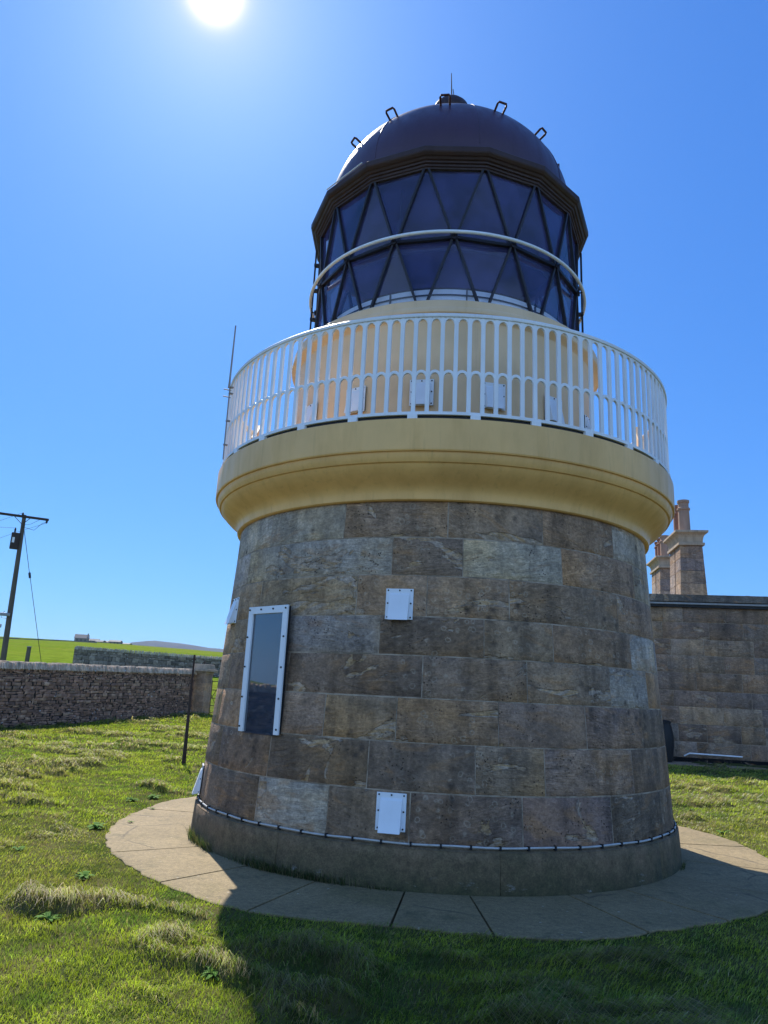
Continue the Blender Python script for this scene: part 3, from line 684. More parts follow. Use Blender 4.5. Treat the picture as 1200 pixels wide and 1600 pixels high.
# window under a three-sided white frame
wa = -38.9
def wloc(o): o.matrix_basis = Matrix.Translation(pt(wa, 2.612, 1.135)) @ Matrix.Rotation(R(wa), 4, 'Z') @ Matrix.Translation((0, 0, -1.135))
W2, WB, WT, FY = .305, 1.135, 2.345, -.040
mb = MB()
for s_ in (-1, 1): mb.box((s_*(W2 - .034), FY, (WB + WT)/2), (.068, .022, WT - WB))
mb.box((0, FY, WT - .036), (W2*2 - .136 - .002, .022, .072))
wf = mb.build('window', M['plate'], LH, bevel=.003); wloc(wf)
def wpart(mb, name, mat, **k): return mb.build(name, mat, wf, **k)
mb = MB(); mb.box((0, FY + .014, (WB + WT)/2 - .01), (W2*2 - .09, .006, WT - WB)); wpart(mb, 'pane', M['wglass'])
mb = MB()
for s_ in (-1, 1): mb.box((s_*(W2 - .02), FY + .030, (WB + WT)/2), (.012, .035, WT - WB - .01))
mb.box((0, FY + .030, WT - .02), (W2*2 - .06, .035, .012)); wpart(mb, 'gasket', M['black'])
mb = MB(); mb.box((0, FY + .030, (WB + WT)/2), (W2*2 - .08, .006, WT - WB - .02)); wpart(mb, 'shade_backing', M['inner'])  # dark sheet in place of the shaded opening behind the pane
mb = MB()
for z in (WB + .32, WB + .62, WB + .92): mb.box((0, FY + .0235, z), (W2*2 - .12, .006, .018))
mb.box((.0, FY + .0235, (WB + WT)/2), (.018, .0065, WT - WB - .06)); wpart(mb, 'glazing_bar', M['pale_paint'])
mb = MB()
for s_ in (-1, 1):
    for t in (.04, .27, .51, .75, .975): mb.tube([(s_*(W2 - .022), FY - .010, WB + t*(WT - WB)), (s_*(W2 - .022), FY - .020, WB + t*(WT - WB))], .009, 8)
for x in (-.10, .09): mb.tube([(x, FY - .010, WT - .030), (x, FY - .020, WT - .030)], .009, 8)
mb.build_each('screw', M['black'], wf, 12)

# cable round the foot with its clips
mb = MB(); mb.tube([pt(a + 10*math.sin(a*.3)*0, 2.693 + .0015*math.sin(a*1.3), .362 + .003*math.sin(a*.37)) for a in np.arange(-76, 285, 2.0)], .0085, 8, closed=False)
cb = mb.build('cable', M['conduit'], LH, smooth=60)
c_ = MB(); c_.box((0, 0, 0), (.016, .034, .034)); first = None
for k, a in enumerate(np.arange(-72, 280, 5.28)):
    if k == 0: o = first = c_.build('cable_clip', M['black'], cb)
    else: o = first.copy(); link(o, cb)
    o.location = pt(a, 2.692, .360); o.rotation_euler = (0, 0, R(a))

# ================================================================== path round the tower
PA = [-136, -96, -55, -36, -20, -4, 7, 25, 38, 56.5, 75, 95, 118, 140, 165, 195]
mb = MB()
for k in range(len(PA)):
    a0 = PA[k]; a1 = PA[(k + 1) % len(PA)] + (360 if k == len(PA) - 1 else 0)
    a0 += .16; a1 -= .16; n = max(3, int((a1 - a0)/1.5)); top = []
    ro = lambda a: float(np.interp((a + 180) % 360 - 180, PRA, PRR)) + .012*math.sin(a*.9) + .01*math.sin(a*2.3 + k)
    zj = rnd.uniform(0, .004) - .004
    vs = []
    for i in range(n + 1):
        a = a0 + (a1 - a0)*i/n; r1 = ro(a)
        vs += [pt(a, 2.72, -.05), pt(a, 2.72, .012 + zj), pt(a, r1 - .01, .010 + zj), pt(a, r1, .004), pt(a, r1, -.08)]
    fs = [(0, 1, 2, 3, 4)[::-1], tuple(n*5 + q for q in (0, 1, 2, 3, 4))]
    for i in range(n):
        for q in range(4): fs.append((i*5 + q, i*5 + q + 1, (i + 1)*5 + q + 1, (i + 1)*5 + q))
    mb.add([(x, y + TY, z) for x, y, z in vs], fs)
tag(mb.build('path', M['path']), 'ring of pale concrete paving slabs round the foot of the lighthouse', 'path', kind='structure')

# ================================================================== stone house on the right
HS = empty('stone_house', (5.0, 22.95, 0), R(-4.6))
tag(HS, 'flat roofed sandstone keepers house with tall chimneys standing right of the lighthouse', 'house')
HT = 4.86
def fh(U, V_, D_): return np.stack([U, -D_, V_], -1)
hrows = []; z = .12; hts = [.50, .50, .50, .46, .54, .50, .48, .52, .50]
for h in hts:
    us = [-2.0]
    while us[-1] < 17: us.append(us[-1] + rnd.uniform(.55, 1.5))
    hrows.append((z, min(z + h, HT - .25), us)); z += h
    if z > HT - .3: break
hc = [(.27, .18, .122), (.235, .16, .11), (.30, .205, .13), (.29, .215, .16), (.23, .165, .125)]
hw = blocks('wall', M['ashlar_far'], HS, fh, hrows, lambda ri, bi, u, v: np.array(rnd.choice(hc))*rs.uniform(.85, 1.15), 1.0, .005, .01, nv=4, dj=.004)
mb = MB(); mb.box((7.5, 6.0, HT/2 - .15), (18.96, 11.98, HT - .3)); mb.build('wall_core', M['mortar'], hw)
mb = MB(); mb.box((7.5, -.03, .06), (19, .12, .24)); mb.build('plinth', M['ashlar_far'], HS, tint=False, bevel=.02)
mb = MB(); mb.box((7.5, 5.97, HT - .02), (19.2, 12.3, .22), col=(.15, .13, .11))
for k in range(60):
    mb.box((rnd.uniform(-2, 17), rnd.uniform(-.1, .2), HT + .092), (rnd.uniform(.05, .3), .1, rnd.uniform(.01, .03)), col=(.35, .33, .26))
mb.build('parapet', M['ashlar_far'], HS, tint=True, bevel=.012)
mb = MB(); mb.box((7.5, -.07, HT - .18), (19.2, .16, .06)); mb.build('string_course', M['galv'], HS, bevel=.01)
mb = MB(); mb.box((7.5, -.05, HT - .25), (19.1, .11, .075)); mb.build('gutter_shadow_strip', M['black'], HS)  # black strip painted as the shadow below the string course
mb = MB(); mb.tube([(2.35, -.09, .22), (2.5, -.12, .30), (3.95, -.12, .28)], .022, 8); mb.build('waste_pipe', M['white'], HS, smooth=50)
def chimney(x, y, zb, zt, w0, w1, dep, pots, name='chimney'):
    """tapered pair of joined shafts under one flared cap, in house coordinates (front left corner)"""
    n0 = MB(); d = dep/2 - .06; cx = x + w0/2; zn = zt - .62
    for q, yy in enumerate((y + d/2, y + dep - d/2)):
        nb = 6; 
        for k in range(nb):
            za, zb_ = zb + (zn - zb)*k/nb, zb + (zn - zb)*(k + 1)/nb
            t0 = w0 + (w1 - w0)*k/nb; t1 = w0 + (w1 - w0)*(k + 1)/nb
            cc = tuple(np.array(rnd.choice(hc))*rnd.uniform(1.05, 1.28))
            n0.box((cx, yy, (za + zb_)/2), (t0, d, zb_ - za - .012), taper=t1/t0, col=cc)
            n0.box((cx, yy, zb_ - .006), (t1*.985, d*.985, .012), col=(.24, .22, .19))
    o = n0.build(name, M['ashlar_far'], HS, tint=True)
    m0 = MB(); cy = y + dep/2
    m0.box((cx, cy, zn + .05), (w1 + .16, dep + .16, .10))
    steps = [(0.0, .02), (.10, .03), (.20, .05), (.28, .09), (.34, .15), (.37, .20), (.37, .20)]; zs_ = [.10, .22, .32, .40, .45, .48, .56]
    vs = []
    for (q, e), z_ in zip(steps, zs_):
        vs += [(cx + a*(w1/2 + e), cy + b*(dep/2 + e), zn + z_) for a, b in ((-1, -1), (1, -1), (1, 1), (-1, 1))]
    fs = [(3, 2, 1, 0), tuple(24 + k for k in range(4))]
    for i_ in range(6):
        for k in range(4): fs.append((i_*4 + k, i_*4 + (k + 1) % 4, (i_ + 1)*4 + (k + 1) % 4, (i_ + 1)*4 + k))
    m0.add(vs, fs); m0.box((cx, cy, zn + .59), (w1*.95, dep*.85, .06))
    m0.build('chimney_cap', M['cap'], o, bevel=.008)
    for (yy, hgt, mt, r_) in pots:
        p = MB(); zb2 = zn + .6
        p.lathe([(r_*1.02, zb2), (r_, zb2 + .05), (r_*.95, zb2 + hgt*.68), (r_*1.12, zb2 + hgt*.70), (r_*1.12, zb2 + hgt*.75), (r_*.92, zb2 + hgt*.78), (r_*.90, zb2 + hgt*.9), (r_*1.05, zb2 + hgt*.93), (r_*1.05, zb2 + hgt), (r_*.8, zb2 + hgt), (r_*.78, zb2 + hgt*.7)], 20, c=(cx - w1*.12, yy))
        p.build('chimney_pot', M[mt], o, smooth=35)
    return o
chimney(3.70, 5.0, 4.7, 8.22, 1.04, .80, 1.7, [(5.45, 1.28, 'potgrey', .215), (6.25, 1.28, 'pot', .215)])
chimney(4.48, 12.1, 4.7, 8.62, 1.15, .92, 1.9, [(12.5, 1.05, 'potgrey', .21), (13.15, 1.05, 'pot', .21), (13.75, 1.0, 'pot', .2)])
# paved strip along the wall foot
mb = MB(); k = 0; u = -2.0
while u < 17:
    w = rnd.uniform(.9, 1.5); mb.box((u + w/2, -.66, .0), (w - .02, 1.2, .12), col=tuple(np.array((.30, .22, .145))*rnd.uniform(.8, 1.15))); u += w
ap = mb.build('pavement', M['ashlar_far'], tint=True, bevel=.01); ap.location = (5.0, 22.95, 0); ap.rotation_euler = (0, 0, R(-4.6)); tag(ap, 'shaded stone flags along the foot of the house wall', 'pavement', kind='structure')
# dark water butt by the wall
WBt = empty('water_butt', (6.62, 22.3, 0)); tag(WBt, 'dark rounded water barrel standing at the foot of the house wall', 'barrel')
mb = MB(); mb.lathe([(.0, .05), (.24, .05), (.27, .12), (.32, .5), (.32, .75), (.27, 1.05), (.25, 1.10), (.25, 1.14)], 28); mb.build('barrel', M['black'], WBt, smooth=30)
mb = MB(); mb.lathe([(.265, 1.13), (.265, 1.17), (.22, 1.2), (.0, 1.22)], 28); mb.build('lid', M['black'], WBt, smooth=30)

# ================================================================== stone walls on the left
def dry_wall(name, label, P0, P1, z0, z1, b0, b1, thick, ch, lh, cols, copeh, copew, copecol):
    """rubble wall from P0 to P1; z = top height, b = ground height at each end"""
    P0, P1 = Vector((*P0, 0)), Vector((*P1, 0)); L = (P1 - P0).length; ang = math.atan2((P1 - P0).y, (P1 - P0).x)
    E_ = empty(name, P0, ang); tag(E_, label, 'wall')
    zt = lambda U: z0 + (z1 - z0)*np.minimum(U, L)/L - copeh
    zb = lambda U: b0 + (b1 - b0)*U/L - .25
    def fm(U, V_, D_): k_ = V_/H_; return np.stack([U, -D_ - thick*.06*(1 - k_), zb(U) + (zt(U) - zb(U))*k_], -1)
    H_ = z1 - b1 - copeh + .25; rws = []; v = 0
    while v < H_ - .02:
        v2 = v + rnd.uniform(.55, 1.7)*ch; us = [-.0]
        if v2 > H_ - ch*.5: v2 = H_
        while us[-1] < L: us.append(min(L, us[-1] + rnd.uniform(.4, 1.8)*lh))
        rws.append((v, v2, us)); v = v2
    w = blocks('rubble', M['rubble'], E_, fm, rws, lambda *a: np.array(rnd.choice(cols))*rs.uniform(.65, 1.3), 1.0, .005, .012, nv=2, dj=.03, jit=.035)
    c = MB(); n = 1
    zmin = min(b0, b1) - .3
    pts = [(0, .0), (L, .0)]
    c.add([(0, .035, b0 - .3), (L, .035, b1 - .3), (L, thick, b1 - .3), (0, thick, b0 - .3), (0, .035, zt(0)), (L, .035, zt(L)), (L, thick, zt(L)), (0, thick, zt(0))],
          [(3, 2, 1, 0), (4, 5, 6, 7), (0, 1, 5, 4), (1, 2, 6, 5), (2, 3, 7, 6), (3, 0, 4, 7)], col=(.05, .042, .036))
    c.build('core', M['rubble'], w, tint=True)
    c = MB(); u = 0
    while u < L:
        ww = rnd.uniform(.7, 1.3)*copew; hh = copeh*rnd.uniform(.88, 1.12)
        rot = Matrix.Rotation(rnd.uniform(.1, .4), 3, 'Y')
        k = rnd.uniform(.7, 1.25); c.box((u + ww/2, thick*.5 - .02, zt(u) + hh/2 - .02), (ww*.92, thick + .08, hh), taper=.72, rot=rot, jit=.012, col=tuple(q*k for q in copecol)); u += ww
    c.build('coping', M['rubble'], E_, tint=True, bevel=.018)
    return E_
# near wall: from off the left edge to the gate pier
d_ = Vector((1.93, 10.80)).normalized(); Pa = Vector((-12.565, 20.45)) - d_*32; Pb = Vector((-10.53, 31.85))
dry_wall('boundary_wall', 'near reddish rubble wall with slanted grey coping stones, left of the gate pier', Pa, Pb, 1.26, 2.24, -.28, .30, .5, .072, .18,
         [(.34, .20, .125), (.38, .225, .14), (.30, .18, .12), (.43, .28, .175), (.28, .17, .11)], .22, .105, (.60, .46, .31))
dry_wall('field_wall', 'farther long grey stone wall on the rise behind the gate pier', (-27.2, 53.5), (-3.0, 63.1), 4.02, 3.62, 1.9, 2.1, .6, .16, .38,
         [(.20, .165, .13), (.24, .19, .145), (.17, .14, .11), (.27, .22, .17)], .25, .16, (.42, .36, .26))
# gate pier
GP = empty('gate_pier', (-10.27, 32.2, .25), R(-14)); tag(GP, 'square brown stone gate pier with a flat cap at the wall end', 'gate pier')
mb = MB(); 
for k in range(5): mb.box((0, 0, .2 + k*.40 - .2 + .0), (.60 - (k % 2)*.006, .60 - (k % 2)*.006, .40), col=tuple(np.array((.44, .29, .185))*rnd.uniform(.85, 1.2)))
mb.build('shaft', M['ashlar_far'], GP, tint=True)
mb = MB(); mb.box((0, 0, 1.845), (.66, .66, .09)); mb.box((0, 0, 1.94), (.92, .92, .10)); mb.box((0, 0, 2.10), (.76, .76, .22), taper=.86); mb.build('pier_cap', M['cap'], GP, bevel=.015)
mb = MB(); mb.tube([(.0, 0, 2.2), (.0, 0, 2.38), (.02, 0, 2.40)], .022, 6); mb.box((0, 0, 2.30), (.16, .03, .03)); mb.build('iron_spike', M['iron'], GP)
# farm gate
GT = empty('farm_gate', (-9.93, 32.5, .40), R(12)); tag(GT, 'dark iron bar gate with diagonal braces hung between pier and lighthouse edge', 'gate')
mb = MB(); GW, GH = 3.0, 1.35
for zf in (0, .22, .46, .72, 1.0): mb.tube([(0, 0, zf*GH), (GW, 0, zf*GH)], .017, 6)
for u in (0, GW): mb.tube([(u, 0, -.05), (u, 0, GH + .04)], .026, 6)
gf = mb.build('gate_frame', M['iron'], GT, smooth=50)
mb = MB()
for u in (.42, 1.9):
    mb.tube([(u, 0, 0), (u, 0, GH)], .014, 6)
    for s_ in (-1, 1):
        e = min(.72, u if s_ < 0 else GW - u)
        mb.tube([(u, .01, GH), (u + s_*e, .01, GH*(1 - e/.72))], .014, 6); mb.tube([(u, -.01, 0), (u + s_*e, -.01, GH*e/.72)], .014, 6)
mb.build('brace', M['iron'], GT, smooth=50)
# flat stone lying at the wall foot
mb = MB(); mb.box((-11.0, 30.9, .34), (1.0, .5, .22), rz=.3, jit=.05, col=(.22, .2, .17)); o = mb.build('fallen_stone', M['rubble'], tint=True, bevel=.05)
tag(o, 'flat grey stone lying in the grass at the wall foot beside the pier', 'stone')
# leaning iron post
PT = empty('iron_post', (-5.057, 15.179, 0)); PT.rotation_euler = (0, R(-.5), 0); tag(PT, 'thin dark iron post standing alone in the rough grass left of the lighthouse', 'post')
mb = MB(); mb.tube([(0, 0, -.1), (0, 0, .35), (.0, 0, 1.2), (0, 0, 2.12)], [.045, .04, .026, .020], 8); mb.build('shaft', M['iron'], PT, smooth=50)
mb = MB(); mb.tube([(-.045, 0, 2.08), (.045, 0, 2.08)], .016, 6); mb.tube([(0, 0, 2.10), (0, 0, 2.17)], [.026, .018], 8); mb.build('finial', M['iron'], PT, smooth=50)

# ================================================================== utility pole
UP = empty('utility_pole', (-23.42, 38.45, .9)); tag(UP, 'tall wooden electricity pole with crossarm and small transformer beyond the near wall', 'utility pole')
mb = MB(); mb.tube([(0, 0, -.3), (-.13, 0, 4.5), (-.27, 0, 9.62)], [.165, .14, .105], 14); mb.build('pole', M['wood'], UP, smooth=50)
mb = MB(); mb.box((-.27, -.16, 9.50), (2.75, .11, .13), rz=R(31)); ca = mb.build('crossarm', M['iron'], UP, bevel=.01)
mb = MB()
for s_ in (-1, 1): mb.tube([(-.26, -.1, 9.05), (-.27 + s_*.42*math.cos(R(31)), -.16 + s_*.42*math.sin(R(31)), 9.46)], .018, 6)
mb.build('brace', M['iron'], ca)
mb = MB()
for s_ in (-1.28, 0, 1.28):
    x, y = -.27 + s_*math.cos(R(31)), -.16 + s_*math.sin(R(31))
    sg = 1 if s_ == 0 else -1
    mb.lathe([(.0, 9.5 + sg*.06), (.05, 9.5 + sg*.08), (.07, 9.5 + sg*.11), (.04, 9.5 + sg*.14), (.065, 9.5 + sg*.17), (.03, 9.5 + sg*.22), (0, 9.5 + sg*.24)], 10, c=(x, y))
mb.build_each('insulator', M['black'], ca, 3, smooth=50)
mb = MB(); mb.box((-.42, -.22, 8.05), (.46, .34, .92), rz=R(31)); tr = mb.build('transformer', M['iron'], UP, bevel=.03)
mb = MB(); mb.box((-.42, -.41, 8.08), (.12, .02, .3), rz=R(31)); mb.build('name_plate', M['white'], tr)
mb = MB()
mb.lathe([(.0, 8.5), (.06, 8.52), (.03, 8.58), (.075, 8.61), (.03, 8.66), (.07, 8.69), (.03, 8.75), (.05, 8.78), (0, 8.84)], 10, c=(-.52, -.22)); mb.build('bushing', M['black'], tr, smooth=50)
mb = MB(); mb.box((-.22, -.28, 3.92), (.50, .30, .16), rz=R(31)); mb.box((-.40, -.2, 3.3), (.08, .08, .2)); mb.build('junction_box', M['galv'], UP, bevel=.03)
mb = MB(); mb.tube([(-.15, -.18, 3.7), (-.42, -.25, 3.75), (-.5, -.2, 3.95), (-.3, -.2, 4.1)], .012, 5)
mb.tube([(-.20, -.1, 8.9), (.45, -.0, 8.75), (.75, .2, 9.2), (.85, .45, 9.35)], .012, 5); mb.tube([(-.22, -.1, 9.0), (.2, 0, 9.1), (.55, .2, 9.4)], .010, 5)
mb.build('jumper_wire', M['black'], UP)
mb = MB(); mb.tube([(-.24, 0, 9.1), (.47, .25, 6.3)], .015, 5); mb.tube([(.53, .27, 6.1), (1.65, .90, 1.4), (1.66, .90, .2)], .015, 5)
gw = mb.build('guy_wire', M['black'], UP)
mb = MB(); mb.tube([(.46, .25, 6.35), (.53, .27, 6.05)], .065, 8); mb.build('guy_insulator', M['black'], gw)
mb = MB()
for s_, z_ in ((-1.28, 9.3), (0, 9.72), (1.28, 9.3)):
    x, y = -.27 + s_*math.cos(R(31)), -.16 + s_*math.sin(R(31))
    mb.tube([(x - 28*t, y + 22*t, z_ - 2.2*math.sin(math.pi*min(t, 1)*.5)*t) for t in np.linspace(0, 1, 9)], .009, 5)
mb.tube([(-.52 - 20*t, -.22 - 4*t, 8.8 - .3*t) for t in np.linspace(0, 1, 6)], .009, 5)
mb.build('overhead_wire', M['black'], UP)
FP = empty('fence_post', (-29.9, 52.0, float(hz(-29.9, 52.0)))); tag(FP, 'grey wooden fence post in the green field just right of the electricity pole', 'fence post')
mb = MB(); mb.box((0, 0, .65), (.24, .24, 1.5), taper=.9, jit=.01); mb.build('post', M['wood'], FP, bevel=.02)
mb = MB(); mb.box((0, -.0, 1.41), (.26, .26, .05)); mb.build('post_cap', M['galv'], FP)

# ================================================================== farm on the crest
def house(px, d, w, dep, h, rh, rz, label, chim=True, cat='farmhouse', lift=0):
    v = ray(px, 1000); k = d/math.hypot(v.x, v.y); x, y = v.x*k, v.y*k
    E_ = empty('farmhouse' if cat == 'farmhouse' else 'farm_shed', (x, y, float(hz(x, y)) - .3 + lift), rz); tag(E_, label, cat, group='farm buildings on the crest')
    mb = MB(); mb.box((0, 0, h/2), (w, dep, h)); mb.add([(-w/2, -dep/2, h), (-w/2, dep/2, h), (-w/2, 0, h + rh), (w/2, -dep/2, h), (w/2, dep/2, h), (w/2, 0, h + rh)], [(0, 2, 1), (3, 4, 5)])
    wl_ = mb.build('wall', M['farmwall'], E_)
    mb = MB(); e = .25
    for s_ in (-1, 1):
        a = [(-w/2 - e, s_*(dep/2 + e), h - e*.3), (w/2 + e, s_*(dep/2 + e), h - e*.3), (w/2 + e, 0, h + rh + .08), (-w/2 - e, 0, h + rh + .08)]
        mb.add(a + [(q[0], q[1], q[2] + .14) for q in a], [(0, 1, 2, 3), (7, 6, 5, 4), (0, 4, 5, 1), (1, 5, 6, 2), (2, 6, 7, 3), (3, 7, 4, 0)])
    rf = mb.build('roof', M['slate'], E_)
    if chim:
        mb = MB(); mb.box((w/2 - .5, 0, h + rh + .45), (.6, .8, 1.1)); mb.build('chimney', M['farmwall'], rf)
    mb = MB()
    for x_ in (-w*.3, 0, w*.3): mb.box((x_, -dep/2 - .02, h*.55), (.8, .06, .9))
    mb.build_each('window', M['black'], E_, 3)
house(127.5, 500, 8.0, 5.5, 2.6, 2.3, R(20), 'gabled stone farmhouse with end chimney, leftmost and tallest of the buildings on the crest')
house(147, 505, 6.5, 4, 1.7, 1.2, R(10), 'low slate shed nearest the farmhouse on the crest', False, 'shed')
house(158, 500, 5.0, 4, 1.2, .9, R(-8), 'small dark shed second to the right of the farmhouse on the crest', False, 'shed')
house(168, 505, 5.5, 4, 1.3, 1.0, R(14), 'low stone byre between the small dark shed and the long shed', False, 'byre')
house(181, 500, 7.5, 4, 1.8, 1.0, R(4), 'long low pale roofed shed at the right of the farm row', False, 'shed')
house(199, 500, 5.0, 3.5, .9, .6, R(0), 'lowest dark hut standing apart at the right end of the farm', False, 'hut')

# ================================================================== grass
def keep(x, y, rmin):
    r = np.hypot(x, y - TY); k = r > rmin
    # stay on our side of the near wall and short of the house
    nx, ny = d_.y, -d_.x
    k &= ((x - Pa.x)*nx + (y - Pa.y)*ny > .05) | (y > 31.6)
    k &= ~((x > 3.5) & (y > 21.65 - .08*(x - 5))); a = np.degrees(np.arctan2(x, y))
    k &= ~((y > TY + 1) & (np.abs(a) < 12))
    k &= ~((np.hypot(x + 10.3, y - 32.35) < .5)); return k
def blades(name, label, N, dmin, dmax, p=-1.75, seed=3):
    q = np.random.RandomState(seed); a = q.uniform(R(-37), R(33), N); u = q.rand(N); e = p + 2
    d = (dmin**e + u*(dmax**e - dmin**e))**(1/e)
    x, y = d*np.sin(a), d*np.cos(a)
    edge = prad(x, y) - .085 + .17*fbm(x*2.6, y*2.6, 3)
    k = keep(x, y, edge); x, y, d = x[k], y[k], d[k]; n = len(x)
    z = hz(x, y); rg = ridge_f(x, y)
    patch = fbm(x*.8 + 5, y*.8, 3)/.875; fine = fbm(x*3.1, y*3.1 + 70, 2)/.75; p3 = fbm(x*.28 + 90, y*.28, 2)/.75
    wild = np.clip(rg*1.3, 0, 1)
    L = (.020 + .026*q.rand(n))*(.55 + 1.0*patch + .5*fine) + wild*(.05 + .07*q.rand(n)) + sst(d, 14, 30)*.03
    nr = np.hypot(x, y - TY); L *= .75 + .25*sst(nr, 3.9, 4.6)
    tall = q.rand(n) < .012; L[tall] *= 1.9
    lean_a = R(-40) + 1.6*(fbm(x*.5 + 20, y*.5, 2)/.75 - .5) + q.normal(0, .75, n)*(1 - .55*wild)   # wind-combed
    le = np.clip(.45 + .6*q.rand(n) + .55*wild + .35*(fine - .5), .1, 1.35)
    w = np.maximum(.0034, .00075*d)*(.7 + .6*q.rand(n))
    dx, dy = np.cos(lean_a), np.sin(lean_a)
    ta = q.uniform(0, math.pi, n); sx, sy = np.cos(ta)*w/2, np.sin(ta)*w/2
    b = np.stack([x, y, z - .006], -1)
    m1 = b + np.stack([dx*L*.32*le, dy*L*.32*le, L*.52*np.cos(le*.45)], -1)
    t = b + np.stack([dx*L*.95*le, dy*L*.95*le, L*np.clip(1.02 - .62*le*le*.8, .18, 1)], -1)
    s = np.stack([sx, sy, 0*sx], -1)
    V = np.stack([b - s, b + s, m1 + s*.75, m1 - s*.75, t], 1).reshape(-1, 3)
    o = np.arange(n)[:, None]*5
    Qd = o + np.array([[0, 1, 2, 3]]); Tr = o + np.array([[3, 2, 4]])
    g1 = np.array([.24, .31, .032]); g2 = np.array([.38, .42, .045]); g3 = np.array([.12, .20, .045]); st = np.array([.42, .33, .17]); yl = np.array([.30, .29, .06])
    c = g1 + (g2 - g1)*np.clip(patch*1.6 - .3, 0, 1)[:, None]
    c = c + (g3 - c)*np.clip((.42 - fine)*4, 0, .8)[:, None]
    c = c + (yl - c)*np.clip((p3 - .5)*3, 0, .7)[:, None]
    pst = np.clip(wild*.55 + .09 + .5*np.clip(fine - .58, 0, 1) + .5*np.clip(p3 - .62, 0, 1), 0, .9)
    iss = q.rand(n) < pst; c[iss] = st*q.uniform(.55, 1.15, (iss.sum(), 1))
    sp = vnoise(x*9, y*9)[:, None]; c = c*(.62 + .76*sp)
    dk_ = q.rand(n) < .10; c[dk_] *= .45
    br_ = q.rand(n) < .06; c[br_] = c[br_]*1.5 + .03
    c = np.clip(c*q.uniform(.7, 1.3, (n, 1)), 0, .75)
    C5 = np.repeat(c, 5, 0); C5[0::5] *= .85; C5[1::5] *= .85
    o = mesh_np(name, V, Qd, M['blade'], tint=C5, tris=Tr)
    return tag(o, label, 'grass', kind='stuff')
blades('grass', 'uneven wind-combed grass with straw coloured tussocks round the lighthouse', 620000, 2.0, 36.0)

M['weed'] = paint('weed_leaf', (.10, .20, .03), (.6, .7, .6), .75, .5, .15)
# low dykes dividing the far field
def dyke(lab, a0, a1, d0, d1, h):
    E = []; n = 40
    for i in range(n + 1):
        a = R(a0 + (a1 - a0)*i/n); d = d0 + (d1 - d0)*i/n; x, y = d*math.sin(a), d*math.cos(a); z = float(hz(x, y)) - .2; hh = h*rnd.uniform(.8, 1.15)
        E.append([(x, y, z), (x, y, z + hh), (x*1.002, y*1.002, z + hh), (x*1.002, y*1.002, z)])
    mb = MB(); mb.add([p for q in E for p in q], [(i*4 + k, (i + 1)*4 + k, (i + 1)*4 + k + 1, i*4 + k + 1) for i in range(n) for k in range(3)] + [(0, 1, 2, 3)])
    tag(mb.build('field_dyke', M['farmwall']), lab, 'wall')
dyke('thin dark dyke crossing the far green field behind the electricity pole', -36, -25.5, 210, 330, .55)
# broad-leaved weeds
def weed(x, y, size, nl, label, seed):
    q = random.Random(seed); E_ = empty('weed', (x, y, float(hz(x, y)) if math.hypot(x, y - TY) > 3.7 else .012), q.uniform(0, 6)); tag(E_, label, 'weed')
    mb = MB()
    for k in range(nl*2):
        a = k*2.4 + q.uniform(-.5, .5); L = size*q.uniform(.22, .55); w = L*.34; el = q.uniform(.2, 1.3)
        ca, sa = math.cos(a), math.sin(a); g_ = q.uniform(.7, 1.3); col = (.075*g_, .17*g_, .018*g_)
        pts = []
        for t, ww in ((0, .12), (.3, .7), (.6, 1), (.85, .7), (1, .05)):
            rr = L*t*math.cos(el*(1 - t*.6)); hh = L*t*math.sin(el*(1 - t*.75)) + .004
            for s_ in (-1, 1): pts.append((rr*ca - s_*w/2*ww*sa, rr*sa + s_*w/2*ww*ca, hh + abs(ww)*w*.12))
        mb.add(pts, [(2*i_, 2*i_ + 1, 2*i_ + 3, 2*i_ + 2) for i_ in range(4)], col=col)
    mb.build('leaves', M['weed'], E_)
WD = [((132, 1372), .22, 12, 'leafy green weed clump in the lawn left of the path'), ((76, 1440), .20, 11, 'pale leafy weed low in the lawn near the left edge'),
      ((150, 1295), .28, 14, 'leafy weed clump at the outer left edge of the path'), ((205, 1252), .22, 14, 'broad leaved dark weed where the path goes behind the lighthouse, left one'),
      ((240, 1248), .26, 16, 'broad leaved dark weed nearest the lighthouse where the path goes behind it'), ((238, 1266), .09, 9, 'small weed sprouting from the back joint of the paving'),
      ((204, 1287), .10, 9, 'little weed growing on the sunlit paving near its outer edge'), ((335, 1525), .20, 9, 'grassy leaved weed among straw tussocks at the shadow edge'),
      ((1130, 1302), .22, 12, 'leafy weed at the right edge of the path in front of the house'), ((1078, 1268), .16, 10, 'small weed between the house lawn and the right end of the lighthouse foot'),
      ((30, 1330), .18, 10, 'small leafy weed in the lawn at the far left')]
for k, ((px, py), s_, nl, lab) in enumerate(WD):
    v = ray(px, py); t = -EYE/v.z; weed(v.x*t, v.y*t, s_, nl, lab, 50 + k)
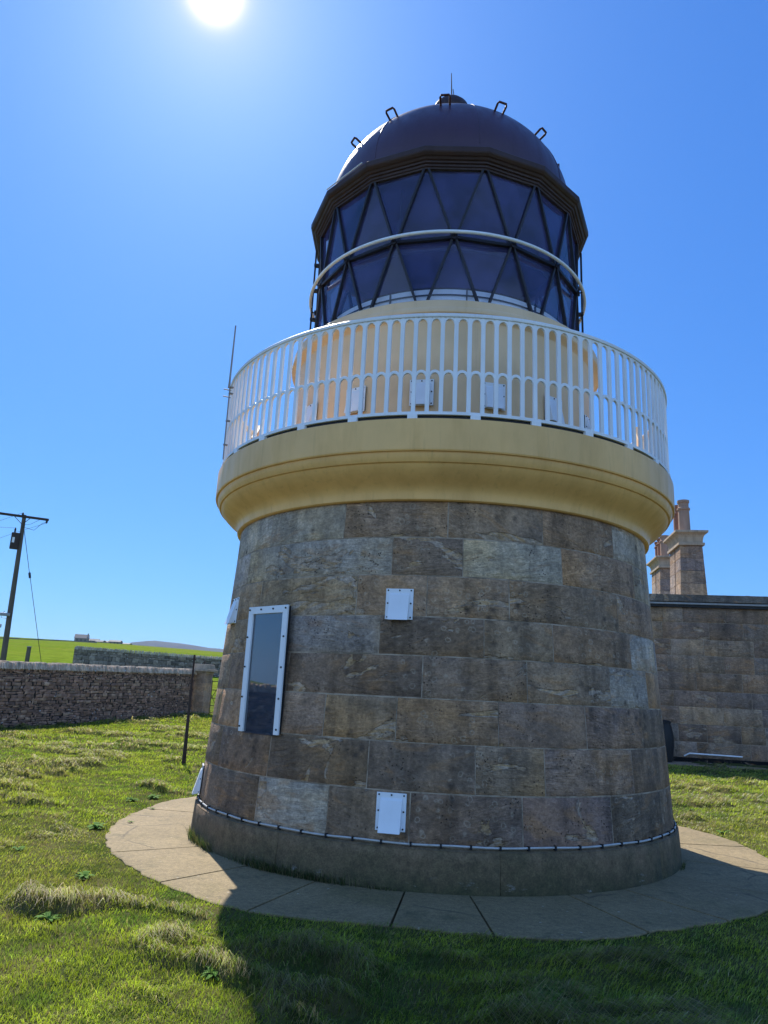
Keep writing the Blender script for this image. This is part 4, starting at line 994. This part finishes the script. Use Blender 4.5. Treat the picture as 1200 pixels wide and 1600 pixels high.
# tufts growing in the angle between path and plinth
def tufts():
    q = np.random.RandomState(5); V = []; Qd = []; Tr = []; C = []; n = 0
    spots = [(-62, .10, .16, 140), (-57, .06, .12, 70), (-52, .09, .15, 120), (-31, .22, .13, 300), (-24, .2, .10, 240), (-18, .14, .12, 160), (-8, .1, .06, 60), (66, .1, .07, 60)]
    for a, sp, h, m in spots:
        for _ in range(m):
            aa = R(a) + q.normal(0, sp*.35); r = 2.745 + abs(q.normal(0, .018)); L = h*q.uniform(.3, 1.1); x, y = r*math.sin(aa), -r*math.cos(aa) + TY
            la = aa + q.normal(0, .7); dx, dy = math.sin(la), -math.cos(la); le = q.uniform(.1, .9); w = .0045; ta = q.uniform(0, 3.14); s = np.array([math.cos(ta)*w/2, math.sin(ta)*w/2, 0])
            b = np.array([x, y, .008]); m1 = b + np.array([dx*L*.3*le, dy*L*.3*le, L*.5]); t = b + np.array([dx*L*.8*le, dy*L*.8*le, L*(1 - .4*le)])
            V += [b - s, b + s, m1 + s*.8, m1 - s*.8, t]; Qd.append([n, n + 1, n + 2, n + 3]); Tr.append([n + 3, n + 2, n + 4])
            c = (np.array([.05, .085, .02]) if q.rand() < .7 else np.array([.26, .22, .12]))*q.uniform(.6, 1.2); C += [c]*5; n += 5
    tag(mesh_np('grass_tufts', np.array(V), np.array(Qd), M['blade'], tint=np.array(C), tris=np.array(Tr)), 'scrubby grass growing where the paving meets the lighthouse foot', 'grass', kind='stuff')
tufts()

# ================================================================== air
hzb = MB(); hzb.box((0, 0, 116), (14200, 14200, 280)); 
hm = bpy.data.materials.new('thin_haze'); hm.use_nodes = True; hn = hm.node_tree.nodes; hn.clear()
ho = hn.new('ShaderNodeOutputMaterial'); hv = hn.new('ShaderNodeVolumePrincipled'); hv.inputs['Color'].default_value = (.62, .78, 1.0, 1)
hv.inputs['Density'].default_value = .00008; hv.inputs['Anisotropy'].default_value = .2; hm.node_tree.links.new(hv.outputs[0], ho.inputs['Volume'])
tag(hzb.build('haze', hm), 'thin blue air between the lighthouse and the far hill', 'haze', kind='stuff')
